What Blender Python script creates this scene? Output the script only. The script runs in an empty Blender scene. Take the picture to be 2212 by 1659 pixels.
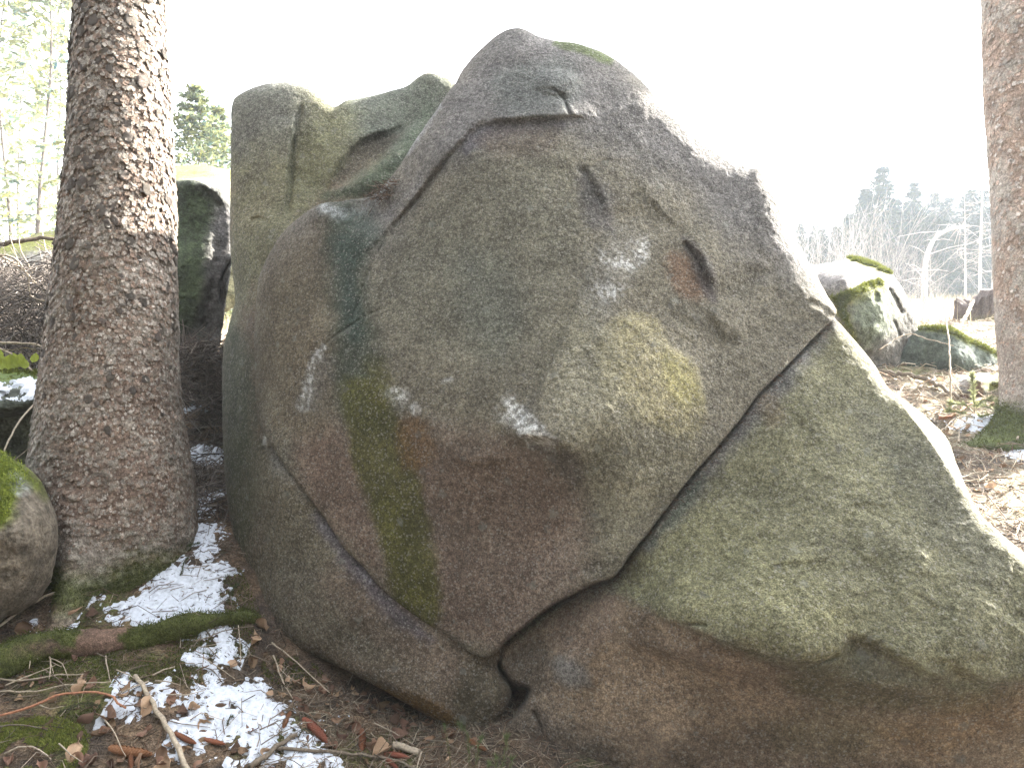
import bpy, math, random
import numpy as np
from mathutils import Vector, Matrix

SC = bpy.context.scene
COL = SC.collection
rnd = random.Random(7)
RNG = np.random.default_rng(11)

# ------------------------------------------------------------------ camera, world, sun, exposure
F, CX, CY, CZ = 1736.0, 1106.0, 829.5, 1.5        # pinhole of the photograph measured on a 2212 px wide frame
cam_d = bpy.data.cameras.new('camera')
cam = bpy.data.objects.new('camera', cam_d)
COL.objects.link(cam)
cam.location = (0, 0, CZ)
cam.rotation_euler = (math.radians(90), 0, 0)
cam_d.sensor_width = 36.0
cam_d.lens = 36.0 * F / 2212.0
cam_d.clip_start = 0.05
cam_d.clip_end = 2000
SC.camera = cam

SUN_EL, SUN_AZ = math.radians(29), math.radians(27)  # azimuth: turned from +X (right) towards +Y (away)
sdir = Vector((math.cos(SUN_EL) * math.cos(SUN_AZ), math.cos(SUN_EL) * math.sin(SUN_AZ), math.sin(SUN_EL)))
world = bpy.data.worlds.new('World')
SC.world = world
world.use_nodes = True
wn = world.node_tree
sky = wn.nodes.new('ShaderNodeTexSky')
sky.sky_type = 'NISHITA'
sky.sun_disc = False
sky.sun_elevation = SUN_EL
sky.sun_rotation = math.pi / 2 - SUN_AZ
sky.air_density = 1.0
sky.dust_density = 3.0
sky.ozone_density = 1.0
bg = wn.nodes['Background']
bg.inputs['Strength'].default_value = 0.15
hsv = wn.nodes.new('ShaderNodeHueSaturation')      # white balance: the blue of the dome is washed out
hsv.inputs['Saturation'].default_value = 0.16
wn.links.new(sky.outputs[0], hsv.inputs['Color'])
wn.links.new(hsv.outputs[0], bg.inputs['Color'])

sun_d = bpy.data.lights.new('sun', 'SUN')
sun_d.energy = 5.0
sun_d.angle = math.radians(0.53)
sun_d.color = (1.0, 0.95, 0.86)
sun = bpy.data.objects.new('sun', sun_d)
COL.objects.link(sun)
sun.rotation_euler = sdir.to_track_quat('Z', 'Y').to_euler()

vs = SC.view_settings
vs.view_transform = 'Standard'
vs.look = 'None'
vs.exposure = 3.4
vs.gamma = 1.0
vs.use_curve_mapping = False
SC.cycles.use_denoising = True
SC.cycles.max_bounces = 6
SC.cycles.diffuse_bounces = 4
SC.cycles.volume_bounces = 1
SC.cycles.sample_clamp_indirect = 6.0


# ------------------------------------------------------------------ numeric helpers
def _h(ix, iy, iz, s):
    h = (ix.astype(np.uint32) * np.uint32(374761393) + iy.astype(np.uint32) * np.uint32(668265263)
         + iz.astype(np.uint32) * np.uint32(2246822519) + np.uint32((s * 3266489917) & 0xffffffff))
    h ^= h >> np.uint32(13)
    h *= np.uint32(1274126177)
    h ^= h >> np.uint32(16)
    h *= np.uint32(2654435761)
    h ^= h >> np.uint32(15)
    return h.astype(np.float64) / 4294967295.0


def vnoise(P, seed=0):
    P = P + 1000.0
    I = np.floor(P).astype(np.int64)
    f = P - I
    f = f * f * f * (f * (f * 6 - 15) + 10)
    out = 0
    for a in (0, 1):
        wx = f[:, 0] if a else 1 - f[:, 0]
        for b in (0, 1):
            wy = f[:, 1] if b else 1 - f[:, 1]
            for c in (0, 1):
                wz = f[:, 2] if c else 1 - f[:, 2]
                out = out + wx * wy * wz * _h(I[:, 0] + a, I[:, 1] + b, I[:, 2] + c, seed)
    return out * 2 - 1


def fbm(P, freq, octs=4, seed=0, gain=0.5):
    s, a, t = 0.0, 1.0, 0.0
    for k in range(octs):
        s = s + a * vnoise(P * freq * (2.03 ** k) + 17.3 * k, seed + k)
        t += a
        a *= gain
    return s / t


def sstep(a, b, x):
    t = np.clip((x - a) / (b - a), 0, 1)
    return t * t * (3 - 2 * t)


def P3(u, v, d):
    return Vector(((u - CX) / F * d, d, CZ + (CY - v) / F * d))


def catmull(pts, spacing, closed=True):
    p = np.array(pts, float)
    n = len(p)
    out = []
    for i in range(n if closed else n - 1):
        if closed:
            a, b, c, d = p[i - 1], p[i], p[(i + 1) % n], p[(i + 2) % n]
        else:
            a, b, c, d = p[max(i - 1, 0)], p[i], p[i + 1], p[min(i + 2, n - 1)]
        L = np.linalg.norm(c - b)
        m = max(1, int(L / spacing))
        for k in range(m):
            t = k / m
            out.append(0.5 * (2 * b + (c - a) * t + (2 * a - 5 * b + 4 * c - d) * t * t + (3 * b - a - 3 * c + d) * t ** 3))
    if not closed:
        out.append(p[-1])
    return np.array(out)


def path_info(U, V, path, closed=False):
    """distance, side (+ = right of travel as seen), parameter and nearest point for each (U,V)"""
    p = np.asarray(path, float)
    n = len(p)
    best = np.full(U.shape, 1e18)
    side = np.zeros(U.shape)
    par = np.zeros(U.shape)
    nu, nv = np.zeros(U.shape), np.zeros(U.shape)
    for i in range(n if closed else n - 1):
        a, b = p[i], p[(i + 1) % n]
        dx, dy = b[0] - a[0], b[1] - a[1]
        L2 = dx * dx + dy * dy + 1e-12
        t = np.clip(((U - a[0]) * dx + (V - a[1]) * dy) / L2, 0, 1)
        qx, qy = a[0] + t * dx, a[1] + t * dy
        d2 = (U - qx) ** 2 + (V - qy) ** 2
        m = d2 < best
        best[m] = d2[m]
        side[m] = np.sign(dx * (V[m] - a[1]) - dy * (U[m] - a[0]))
        par[m] = i + t[m]
        nu[m] = qx[m]
        nv[m] = qy[m]
    return np.sqrt(best), side, par, nu, nv


def inside_poly(U, V, poly):
    r = np.zeros(U.shape, bool)
    n = len(poly)
    for i in range(n):
        x0, y0 = poly[i][0], poly[i][1]
        x1, y1 = poly[(i + 1) % n][0], poly[(i + 1) % n][1]
        if y0 == y1:
            continue
        c = ((y0 > V) != (y1 > V)) & (U < (x1 - x0) * (V - y0) / (y1 - y0) + x0)
        r ^= c
    return r


def tps(ctrl, U, V, reg=1e-4):
    c = np.array(ctrl, float)
    S = 500.0
    X = c[:, :2] / S
    n = len(X)

    def phi(r2):
        return 0.5 * r2 * np.log(r2 + 1e-12)
    r2 = ((X[:, None] - X[None]) ** 2).sum(2)
    A = np.zeros((n + 3, n + 3))
    A[:n, :n] = phi(r2) + reg * np.eye(n)
    A[:n, n] = 1
    A[:n, n + 1:] = X
    A[n, :n] = 1
    A[n + 1:, :n] = X.T
    w = np.linalg.solve(A, np.concatenate([c[:, 2], [0, 0, 0]]))
    u, v = U / S, V / S
    out = w[n] + w[n + 1] * u + w[n + 2] * v
    for i in range(n):
        out = out + w[i] * phi((u - X[i, 0]) ** 2 + (v - X[i, 1]) ** 2)
    return out


# ------------------------------------------------------------------ mesh and object helpers
def mesh_np(name, verts, faces, cols=None, smooth=True):
    """faces: list of int arrays, each (m, k)"""
    me = bpy.data.meshes.new(name)
    verts = np.asarray(verts, np.float32)
    me.vertices.add(len(verts))
    me.vertices.foreach_set('co', verts.ravel())
    faces = [np.asarray(f, np.int32) for f in faces if len(f)]
    loops = np.concatenate([f.ravel() for f in faces])
    tot = np.concatenate([np.full(len(f), f.shape[1], np.int32) for f in faces])
    start = np.concatenate([[0], np.cumsum(tot)[:-1]]).astype(np.int32)
    me.loops.add(len(loops))
    me.loops.foreach_set('vertex_index', loops)
    me.polygons.add(len(tot))
    me.polygons.foreach_set('loop_start', start)
    me.polygons.foreach_set('loop_total', tot)
    me.polygons.foreach_set('use_smooth', np.full(len(tot), smooth, bool))
    me.update(calc_edges=True)
    me.validate()
    if cols is not None:
        at = me.color_attributes.new('Col', 'FLOAT_COLOR', 'POINT')
        c = np.ones((len(verts), 4), np.float32)
        c[:, :3] = cols
        at.data.foreach_set('color', c.ravel())
    return me


def obj(name, me, mat=None, parent=None, loc=None):
    o = bpy.data.objects.new(name, me)
    COL.objects.link(o)
    if mat and not me.materials:
        me.materials.append(mat)
    if parent:
        o.parent = parent
    if loc is not None:
        o.location = loc
    return o


def empty(name, loc):
    o = bpy.data.objects.new(name, None)
    COL.objects.link(o)
    o.location = loc
    o.empty_display_size = 0.2
    return o


def tag(o, label=None, cat=None, group=None, kind=None):
    if label:
        o['label'] = label
    if cat:
        o['category'] = cat
    if group:
        o['group'] = group
    if kind:
        o['kind'] = kind
    return o


class MB:
    """collects tubes and blades, builds them as one mesh"""
    def __init__(s):
        s.v, s.f4, s.f3, s.c, s.n = [], [], [], [], 0

    def add(s, v, f4=None, f3=None, col=(1, 1, 1)):
        v = np.asarray(v, float)
        s.v.append(v)
        c = np.asarray(col, float)
        s.c.append(np.broadcast_to(c, (len(v), 3)) if c.ndim == 1 else c)
        if f4 is not None and len(f4):
            s.f4.append(np.asarray(f4) + s.n)
        if f3 is not None and len(f3):
            s.f3.append(np.asarray(f3) + s.n)
        s.n += len(v)

    def tube(s, pts, r0, r1=None, sides=6, col=(1, 1, 1), cap=True, rough=0.0):
        p = np.asarray(pts, float)
        n = len(p)
        r1 = r0 if r1 is None else r1
        t = np.gradient(p, axis=0)
        t /= np.linalg.norm(t, axis=1)[:, None] + 1e-9
        up = np.array([0.3, 0.2, 1.0]) if abs(t[0][2]) < 0.8 else np.array([1.0, 0.3, 0.1])
        a = np.cross(t, up)
        a /= np.linalg.norm(a, axis=1)[:, None] + 1e-9
        b = np.cross(t, a)
        ang = np.arange(sides) / sides * 2 * math.pi
        r = np.linspace(r0, r1, n) if np.isscalar(r0) else np.asarray(r0)
        rr = r[:, None] * (1 + rough * RNG.normal(size=(n, sides)))
        V = p[:, None] + rr[..., None] * (np.cos(ang)[None, :, None] * a[:, None] + np.sin(ang)[None, :, None] * b[:, None])
        V = V.reshape(-1, 3)
        i = np.arange(n - 1)[:, None] * sides
        j = np.arange(sides)[None]
        j2 = (j + 1) % sides
        f4 = np.stack([i + j, i + j2, i + sides + j2, i + sides + j], -1).reshape(-1, 4)
        f3 = None
        if cap:
            V = np.vstack([V, p[:1], p[-1:]])
            k = n * sides
            jj, kk = np.arange(sides), (np.arange(sides) + 1) % sides
            f3 = np.vstack([np.stack([kk, jj, np.full(sides, k)], -1),
                            np.stack([jj + (n - 1) * sides, kk + (n - 1) * sides, np.full(sides, k + 1)], -1)])
        c = np.asarray(col, float)
        s.add(V, f4, f3, c)

    def mesh(s, name, smooth=True, origin=None):
        v = np.vstack(s.v)
        if origin is not None:
            v = v - np.asarray(origin)
        fs = []
        if s.f4:
            fs.append(np.vstack(s.f4))
        if s.f3:
            fs.append(np.vstack(s.f3))
        return mesh_np(name, v, fs, np.vstack(s.c), smooth)


# ------------------------------------------------------------------ materials
def new_mat(name):
    m = bpy.data.materials.new(name)
    m.use_nodes = True
    nt = m.node_tree
    return m, nt, nt.nodes['Principled BSDF']


def N(nt, t, **kw):
    n = nt.nodes.new(t)
    for k, v in kw.items():
        if k in n.inputs:
            n.inputs[k].default_value = v
        else:
            setattr(n, k, v)
    return n


def mixcol(nt, a, b, fac, blend='MIX'):
    m = nt.nodes.new('ShaderNodeMix')
    m.data_type = 'RGBA'
    m.blend_type = blend
    for sock, val in ((m.inputs[0], fac), (m.inputs[6], a), (m.inputs[7], b)):
        if hasattr(val, 'is_linked') or isinstance(val, bpy.types.NodeSocket):
            nt.links.new(val, sock)
        else:
            sock.default_value = val
    return m.outputs[2]


def ramp(nt, src, stops):
    r = nt.nodes.new('ShaderNodeValToRGB')
    els = r.color_ramp.elements
    while len(els) < len(stops):
        els.new(0.5)
    for e, (p, c) in zip(els, stops):
        e.position = p
        e.color = (c, c, c, 1) if np.isscalar(c) else (*c, 1)
    nt.links.new(src, r.inputs[0])
    return r.outputs[0]


def vcol_mat(name, scales, bump, speck=(0.6, 1.45), rough=0.9, grain=1.0, crystal=0.0, spec=0.2, moss=False):
    """colour attribute * grain noise, bump from two noises; all in metres of object space"""
    m, nt, bs = new_mat(name)
    at = N(nt, 'ShaderNodeAttribute', attribute_name='Col')
    tc = N(nt, 'ShaderNodeTexCoord')
    n1 = N(nt, 'ShaderNodeTexNoise', Scale=scales[0], Detail=5.0, Roughness=0.65)
    n2 = N(nt, 'ShaderNodeTexNoise', Scale=scales[1], Detail=3.0, Roughness=0.6)
    n3 = N(nt, 'ShaderNodeTexNoise', Scale=scales[0] * 0.12, Detail=4.0, Roughness=0.6)
    for n in (n1, n2, n3):
        nt.links.new(tc.outputs['Object'], n.inputs['Vector'])
    lo, hi = speck
    r1 = ramp(nt, n2.outputs[0], [(0.32, lo), (0.5, 1.0), (0.68, hi)])
    r0 = ramp(nt, n1.outputs[0], [(0.34, 0.6), (0.5, 1.0), (0.66, 1.5)])
    r3 = ramp(nt, n3.outputs[0], [(0.35, 0.78), (0.5, 1.0), (0.68, 1.22)])
    c = mixcol(nt, at.outputs['Color'], r1, grain, 'MULTIPLY')
    c = mixcol(nt, c, r3, 1.0, 'MULTIPLY')
    c = mixcol(nt, c, r0, 1.0, 'MULTIPLY')
    if crystal > 0:
        vo = N(nt, 'ShaderNodeTexVoronoi', Scale=scales[1] * 0.9)
        nt.links.new(tc.outputs['Object'], vo.inputs['Vector'])
        sep = N(nt, 'ShaderNodeSeparateColor')
        nt.links.new(vo.outputs['Color'], sep.inputs[0])
        k = ramp(nt, sep.outputs[0], [(0.86, 0.0), (0.93, crystal)])
        c = mixcol(nt, c, (0.42, 0.40, 0.36, 1), k)
        # crusty lichen discs, a few centimetres across
        nd = N(nt, 'ShaderNodeTexNoise', Scale=60.0, Detail=3.0)
        nt.links.new(tc.outputs['Object'], nd.inputs['Vector'])
        vl = N(nt, 'ShaderNodeTexVoronoi', Scale=11.0)
        nt.links.new(tc.outputs['Object'], vl.inputs['Vector'])
        ad = N(nt, 'ShaderNodeMath', operation='MULTIPLY_ADD')
        ad.inputs[1].default_value = 0.55
        nt.links.new(nd.outputs[0], ad.inputs[0])
        nt.links.new(vl.outputs['Distance'], ad.inputs[2])
        disc = ramp(nt, ad.outputs[0], [(0.44, 1.0), (0.50, 0.0)])
        sl = N(nt, 'ShaderNodeSeparateColor')
        nt.links.new(vl.outputs['Color'], sl.inputs[0])
        pick = ramp(nt, sl.outputs[0], [(0.62, 0.0), (0.70, 0.42)])
        mm = N(nt, 'ShaderNodeMath', operation='MULTIPLY')
        nt.links.new(disc, mm.inputs[0])
        nt.links.new(pick, mm.inputs[1])
        lc = mixcol(nt, (0.23, 0.235, 0.205, 1), (0.085, 0.082, 0.075, 1), sl.outputs[1])
        c = mixcol(nt, c, lc, mm.outputs[0])
        k2 = ramp(nt, sep.outputs[1], [(0.86, 0.0), (0.93, crystal * 0.8)])
        c = mixcol(nt, c, (0.035, 0.033, 0.03, 1), k2)
    nt.links.new(c, bs.inputs['Base Color'])
    bs.inputs['Roughness'].default_value = rough
    bs.inputs['Specular IOR Level'].default_value = spec
    b1 = N(nt, 'ShaderNodeBump', Strength=1.0, Distance=bump[0])
    nt.links.new(n1.outputs[0], b1.inputs['Height'])
    b2 = N(nt, 'ShaderNodeBump', Strength=1.0, Distance=bump[1])
    nt.links.new(n2.outputs[0], b2.inputs['Height'])
    nt.links.new(b1.outputs[0], b2.inputs['Normal'])
    nt.links.new(b2.outputs[0], bs.inputs['Normal'])
    return m


def simple_mat(name, col, rough=0.85, var=0.0, noise=None, bump=0.0, transl=0.0, vcol=False, spec=0.2):
    m, nt, bs = new_mat(name)
    if vcol:
        at = N(nt, 'ShaderNodeAttribute', attribute_name='Col')
        c = mixcol(nt, at.outputs['Color'], (*col, 1), 1.0, 'MULTIPLY')
    else:
        rgb = N(nt, 'ShaderNodeRGB')
        rgb.outputs[0].default_value = (*col, 1)
        c = rgb.outputs[0]
    if var > 0:
        oi = N(nt, 'ShaderNodeObjectInfo')
        hs = N(nt, 'ShaderNodeHueSaturation')
        mr = N(nt, 'ShaderNodeMapRange')
        mr.inputs['To Min'].default_value = 1 - var
        mr.inputs['To Max'].default_value = 1 + var
        nt.links.new(oi.outputs['Random'], mr.inputs['Value'])
        nt.links.new(mr.outputs[0], hs.inputs['Value'])
        m2 = N(nt, 'ShaderNodeMath', operation='MULTIPLY')
        m2.inputs[1].default_value = 7.31
        nt.links.new(oi.outputs['Random'], m2.inputs[0])
        m3 = N(nt, 'ShaderNodeMath', operation='FRACT')
        nt.links.new(m2.outputs[0], m3.inputs[0])
        mr2 = N(nt, 'ShaderNodeMapRange')
        mr2.inputs['To Min'].default_value = 0.485
        mr2.inputs['To Max'].default_value = 0.515
        nt.links.new(m3.outputs[0], mr2.inputs['Value'])
        nt.links.new(mr2.outputs[0], hs.inputs['Hue'])
        nt.links.new(c, hs.inputs['Color'])
        c = hs.outputs[0]
    if noise:
        tc = N(nt, 'ShaderNodeTexCoord')
        n1 = N(nt, 'ShaderNodeTexNoise', Scale=noise, Detail=4.0, Roughness=0.6)
        nt.links.new(tc.outputs['Object'], n1.inputs['Vector'])
        r1 = ramp(nt, n1.outputs[0], [(0.3, 0.6), (0.5, 1.0), (0.7, 1.4)])
        c = mixcol(nt, c, r1, 1.0, 'MULTIPLY')
        if bump:
            b = N(nt, 'ShaderNodeBump', Strength=1.0, Distance=bump)
            nt.links.new(n1.outputs[0], b.inputs['Height'])
            nt.links.new(b.outputs[0], bs.inputs['Normal'])
    nt.links.new(c, bs.inputs['Base Color'])
    bs.inputs['Roughness'].default_value = rough
    bs.inputs['Specular IOR Level'].default_value = spec
    if transl > 0:
        tr = N(nt, 'ShaderNodeBsdfTranslucent')
        nt.links.new(c, tr.inputs['Color'])
        mx = N(nt, 'ShaderNodeMixShader')
        mx.inputs[0].default_value = transl
        nt.links.new(bs.outputs[0], mx.inputs[1])
        nt.links.new(tr.outputs[0], mx.inputs[2])
        nt.links.new(mx.outputs[0], nt.nodes['Material Output'].inputs['Surface'])
    return m


M_ROCK = vcol_mat('granite', (55, 170), (0.030, 0.006), speck=(0.5, 1.6), crystal=0.3)
M_ROCK2 = vcol_mat('mossy_granite', (14, 70), (0.02, 0.006), speck=(0.6, 1.45))
M_BARK = vcol_mat('spruce_bark', (60, 240), (0.005, 0.002), speck=(0.65, 1.4))
M_GROUND = vcol_mat('forest_soil', (16, 110), (0.02, 0.008), speck=(0.5, 1.6))
M_SNOW = simple_mat('old_snow', (0.50, 0.53, 0.59), rough=0.6, noise=60, bump=0.004)
for _n in M_SNOW.node_tree.nodes:
    if _n.type == 'VALTORGB':
        for _e, _c in zip(_n.color_ramp.elements, (0.72, 1.0, 1.12)):
            _e.color = (_c, _c, _c, 1)
M_MOSS = simple_mat('moss', (1, 1, 1), rough=0.95, vcol=True, transl=0.25)
M_TWIG = simple_mat('dead_twig', (1, 1, 1), rough=0.9, vcol=True, noise=120)
M_STICK = simple_mat('pale_stick', (0.30, 0.25, 0.19), rough=0.85, noise=90, bump=0.001)
M_STICKD = simple_mat('dark_stick', (0.13, 0.105, 0.08), rough=0.9, noise=90, bump=0.001)
M_STICKR = simple_mat('red_bramble_cane', (0.26, 0.12, 0.07), rough=0.7, noise=90)
M_LEAF = simple_mat('dead_leaf', (0.160, 0.098, 0.064), rough=0.75, var=0.55, noise=70, transl=0.2)
M_LEAFP = simple_mat('pale_dead_leaf', (0.36, 0.245, 0.16), rough=0.75, noise=60, transl=0.2)
M_CONE = simple_mat('spruce_cone_scales', (0.21, 0.085, 0.045), rough=0.6, var=0.3, noise=150)
M_GLEAF = simple_mat('bramble_leaf', (0.28, 0.33, 0.06), rough=0.6, noise=60, transl=0.35)
M_NEEDLE = simple_mat('green_needles', (1, 1, 1), rough=0.7, vcol=True, transl=0.3)
M_FOLD = simple_mat('far_spruce_foliage', (1, 1, 1), rough=0.9, vcol=True, transl=0.06, spec=0.0)
M_FOL = simple_mat('spruce_foliage', (1, 1, 1), rough=0.8, vcol=True, transl=0.35)
M_WOOD = simple_mat('background_bark', (1, 1, 1), rough=0.9, vcol=True, noise=8)


# ------------------------------------------------------------------ terrain
_yr = [0, 2.5, 3.0, 3.5, 4.0, 5, 6, 7, 8, 11, 20, 28, 60, 110, 200, 400]
_zr = [-.6, -.35, -.2, .1, .5, .88, 1.12, 1.58, 1.84, 2.40, 3.40, 4.35, 7.9, 13.0, 22, 40]
_yl = [0, 2.0, 2.9, 3.3, 3.65, 3.8, 4.3, 5, 5.8, 6.5, 9, 20, 60, 110, 200, 400]
_zl = [-.4, -.12, .115, .385, .60, .72, .85, 1.0, 1.36, 1.62, 1.9, 3.0, 6.6, 11.5, 20, 37]


def ground_z(x, y, fine=True):
    x = np.asarray(x, float)
    y = np.asarray(y, float)
    zr = np.interp(y, _yr, _zr)
    zl = np.interp(y, _yl, _zl)
    w = sstep(-0.9, 1.3, x)
    z = zl * (1 - w) + zr * w
    z = z - 0.46 * np.exp(-((x + 0.45) / 0.62) ** 2 - ((y - 3.75) / 0.62) ** 2)
    P = np.stack([x, y, np.zeros_like(x)], -1).reshape(-1, 3)
    amp = np.clip(0.4 + y / 8, 0.4, 3).ravel()
    nz = 0.05 * amp * fbm(P, 1.3, 3, 3)
    if fine:
        nz = nz + 0.022 * fbm(P, 7.0, 3, 9)
    return z + nz.reshape(z.shape)


def ray_ground(u, v, d0=1.8, d1=12):
    ds = np.arange(d0, d1, 0.01)
    x = (u - CX) / F * ds
    z = CZ + (CY - v) / F * ds
    g = ground_z(x, ds)
    k = np.where(z <= g)[0]
    i = k[0] if len(k) else len(ds) - 1
    return Vector((x[i], ds[i], g[i]))


def gnormal(x, y):
    e = 0.03
    a = ground_z(np.array([x - e, x + e, x, x]), np.array([y, y, y - e, y + e]), fine=False)
    return Vector((-(a[1] - a[0]) / (2 * e), -(a[3] - a[2]) / (2 * e), 1)).normalized()


def spread(a, b, step, far, grow=1.09):
    core = list(np.arange(a, b, step))
    s, x, hi = step, b, []
    while x < far:
        hi.append(x)
        s *= grow
        x += s
    s, x, lo = step, a, []
    while x > -far:
        s *= grow
        x -= s
        lo.append(x)
    return np.array(lo[::-1] + core + hi)


xs = spread(-3.3, 4.4, 0.022, 420)
ys = spread(2.2, 9.0, 0.024, 420)
ys = ys[ys > -60]
GX, GY = np.meshgrid(xs, ys)
GZ = ground_z(GX, GY)
PG = np.stack([GX.ravel(), GY.ravel(), GZ.ravel()], -1)
nx, ny = len(xs), len(ys)
i = (np.arange(ny - 1)[:, None] * nx + np.arange(nx - 1)[None]).ravel()
quads = np.stack([i, i + 1, i + 1 + nx, i + nx], -1)
n1 = fbm(PG, 2.2, 4, 21)
n2 = fbm(PG, 9.0, 3, 33)
soil = np.array([0.060, 0.046, 0.036])
litter = np.array([0.13, 0.090, 0.058])
straw = np.array([0.33, 0.285, 0.20])
mossc = np.array([0.075, 0.085, 0.022])
gc = soil + (litter - soil) * sstep(-0.25, 0.4, n2)[:, None]
wr = sstep(0.8, 2.2, PG[:, 0]) * sstep(-0.3, 0.35, n1 + 0.3 * n2)
gc = gc + (straw - gc) * (wr * 0.8)[:, None]
wm = sstep(0.15, 0.5, n1 - 0.25 * n2) * 0.8
gc = gc + (mossc - gc) * wm[:, None]
wf = sstep(15, 40, PG[:, 1])[:, None]
gc = gc + (np.array([0.15, 0.14, 0.07]) * (1 + 0.4 * n1[:, None]) - gc) * wf
ground = obj('ground', mesh_np('ground', PG, [quads], gc), M_GROUND)
tag(ground, kind='structure', label='steep forest floor of brown litter and soil around the boulders')


# ------------------------------------------------------------------ rocks built as closed bodies
def rbf_rock(name, outline, ctrl, mat, base_col, feats=(), paints=(), step=3.0, thick=1.0, parent=None, origin=(0, 0, 0),
             amp=(0.020, 0.005, 0.0035), jit=1.3, seed=1, terr=0.0, alb=0.60, backpow=1.0):
    """front face over the outline (u, v, roll radius in m), its depth from control points, a rounded body behind it"""
    ol = catmull(outline, 9.0)
    j = np.stack([ol[:, 0], ol[:, 1], np.zeros(len(ol))], -1)
    ol[:, 0] += jit * fbm(j, 1 / 14.0, 3, seed + 50)
    ol[:, 1] += jit * fbm(j, 1 / 14.0, 3, seed + 60)
    ol[:, 2] = np.maximum(ol[:, 2], 0.005)
    u0, v0 = ol[:, 0].min() - step, ol[:, 1].min() - step
    nu = int((ol[:, 0].max() + step - u0) / step) + 2
    nv = int((ol[:, 1].max() + step - v0) / step) + 2
    U, V = np.meshgrid(u0 + np.arange(nu) * step, v0 + np.arange(nv) * step)
    ins = inside_poly(U, V, ol)
    cell = ins[:-1, :-1] | ins[1:, :-1] | ins[:-1, 1:] | ins[1:, 1:]
    used = np.zeros(ins.shape, bool)
    used[:-1, :-1] |= cell
    used[1:, :-1] |= cell
    used[:-1, 1:] |= cell
    used[1:, 1:] |= cell
    idx = -np.ones(ins.shape, int)
    idx[used] = np.arange(used.sum())
    a, b = np.where(cell)
    q = np.stack([idx[a, b], idx[a + 1, b], idx[a + 1, b + 1], idx[a, b + 1]], -1)
    u, v, inn = U[used].copy(), V[used].copy(), ins[used]
    dist, _, par, qu, qv = path_info(u, v, ol, True)
    k0 = np.floor(par).astype(int) % len(ol)
    fr = par - np.floor(par)
    rad = ol[k0, 2] * (1 - fr) + ol[(k0 + 1) % len(ol), 2] * fr
    u[~inn] = qu[~inn]
    v[~inn] = qv[~inn]
    dist[~inn] = 0
    D = tps(ctrl, u, v)
    for ft in feats:
        D = D + ft(u, v)
    W = np.stack([(u - CX) / F * D, D, CZ + (CY - v) / F * D], -1)
    D = D + amp[0] * fbm(W, 2.2, 4, seed) + amp[1] * fbm(W, 22, 3, seed + 7) + amp[2] * fbm(W, 62, 2, seed + 9)
    if terr:                                # thin flakes spalled off along curving edges, and weathering pits
        W2 = np.stack([(u - CX) / F * D, D, CZ + (CY - v) / F * D], -1)
        nn = fbm(W2 * (1, 1, 1.5), 1.7, 3, seed + 80) + .05 * fbm(W2, 14, 3, seed + 81)
        msk = sstep(-.10, .35, fbm(W2, 1.1, 2, seed + 82)) * sstep(.06, .25, dist * D / F)
        for lv, sg in ((-.34, 1), (-.12, -1), (.10, 1), (.33, -1), (.52, 1)):
            D = D - terr * msk * sg / (1 + np.exp(-np.clip((nn - lv) / .010, -30, 30))) * np.exp(-np.maximum(nn - lv, 0) / .16)
        D = D + terr * .9 * np.abs(fbm(W2, 3.2, 3, seed + 84))
    s = dist * D / F
    t = np.clip(s / rad, 0, 1)
    D = D + rad * (1 - np.sqrt(np.clip(1 - (1 - t) ** 2, 0, 1)))
    W = np.stack([(u - CX) / F * D, D, CZ + (CY - v) / F * D], -1)
    # colours of stone, stains, lichen and moss, plus painted glare and shade
    C = np.broadcast_to(np.array(base_col, float), (len(u), 3)).copy()
    nA, nB = fbm(W, 5.0, 4, seed + 11), fbm(W, 28.0, 3, seed + 13)
    global NC
    NC = fbm(W, 75.0, 2, seed + 15)
    C *= (1 + 0.18 * nA + 0.12 * nB + 0.16 * NC)[:, None]
    for p in paints:
        p(C, u, v, W, nA, nB)
    lum = C.mean(1, keepdims=True)
    C = np.clip((lum + 1.26 * (C - lum)) * alb, 0.008, 0.8)
    # body behind
    e = np.concatenate([q[:, [0, 1]], q[:, [1, 2]], q[:, [2, 3]], q[:, [3, 0]]])
    key = np.sort(e, 1)
    _, inv, cnt = np.unique(key[:, 0] * 10 ** 7 + key[:, 1], return_inverse=True, return_counts=True)
    be = e[cnt[inv] == 1]
    bv = np.unique(be)
    rank = np.zeros(len(u), int)
    rank[bv] = np.arange(len(bv))
    p0 = W[bv]
    cu, cv = ol[:, 0].mean(), ol[:, 1].mean()
    yb = p0[:, 1].max() + thick
    c0 = np.array([(cu - CX) / F, 1.0, (CY - cv) / F])
    verts, cols, fq = [W], [C], [q]
    nb = len(bv)
    prev = bv
    base = len(u)
    K = 12
    lumps = fbm(p0, 1.5, 3, seed + 70)
    for k in range(1, K + 1):
        t = k / K * math.pi / 2
        sy = math.sin(t)
        sx = math.cos(t) if k < K else 0.0
        y = p0[:, 1] + (yb - p0[:, 1]) * sy * (1 + 0.12 * lumps * (sx > 0))
        cen = np.stack([c0[0] * y, y, CZ + c0[2] * y], -1)
        off0 = p0 - np.stack([c0[0] * p0[:, 1], p0[:, 1], CZ + c0[2] * p0[:, 1]], -1)
        pk = cen + off0 * (sx ** backpow)
        pk[:, 1] = y
        verts.append(pk)
        cols.append(C[bv] * 0.95)
        cur = base + (k - 1) * nb + np.arange(nb)
        A, B = rank[be[:, 0]], rank[be[:, 1]]
        fq.append(np.stack([prev[B], prev[A], cur[A], cur[B]], -1))
        prev = cur
    Vv = np.vstack(verts) - np.asarray(origin)
    me = mesh_np(name, Vv, fq, np.vstack(cols))
    o = obj(name, me, mat, parent)
    # report how much of the front the sun would strike, for tuning
    return o, (u, v, W, C)


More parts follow.
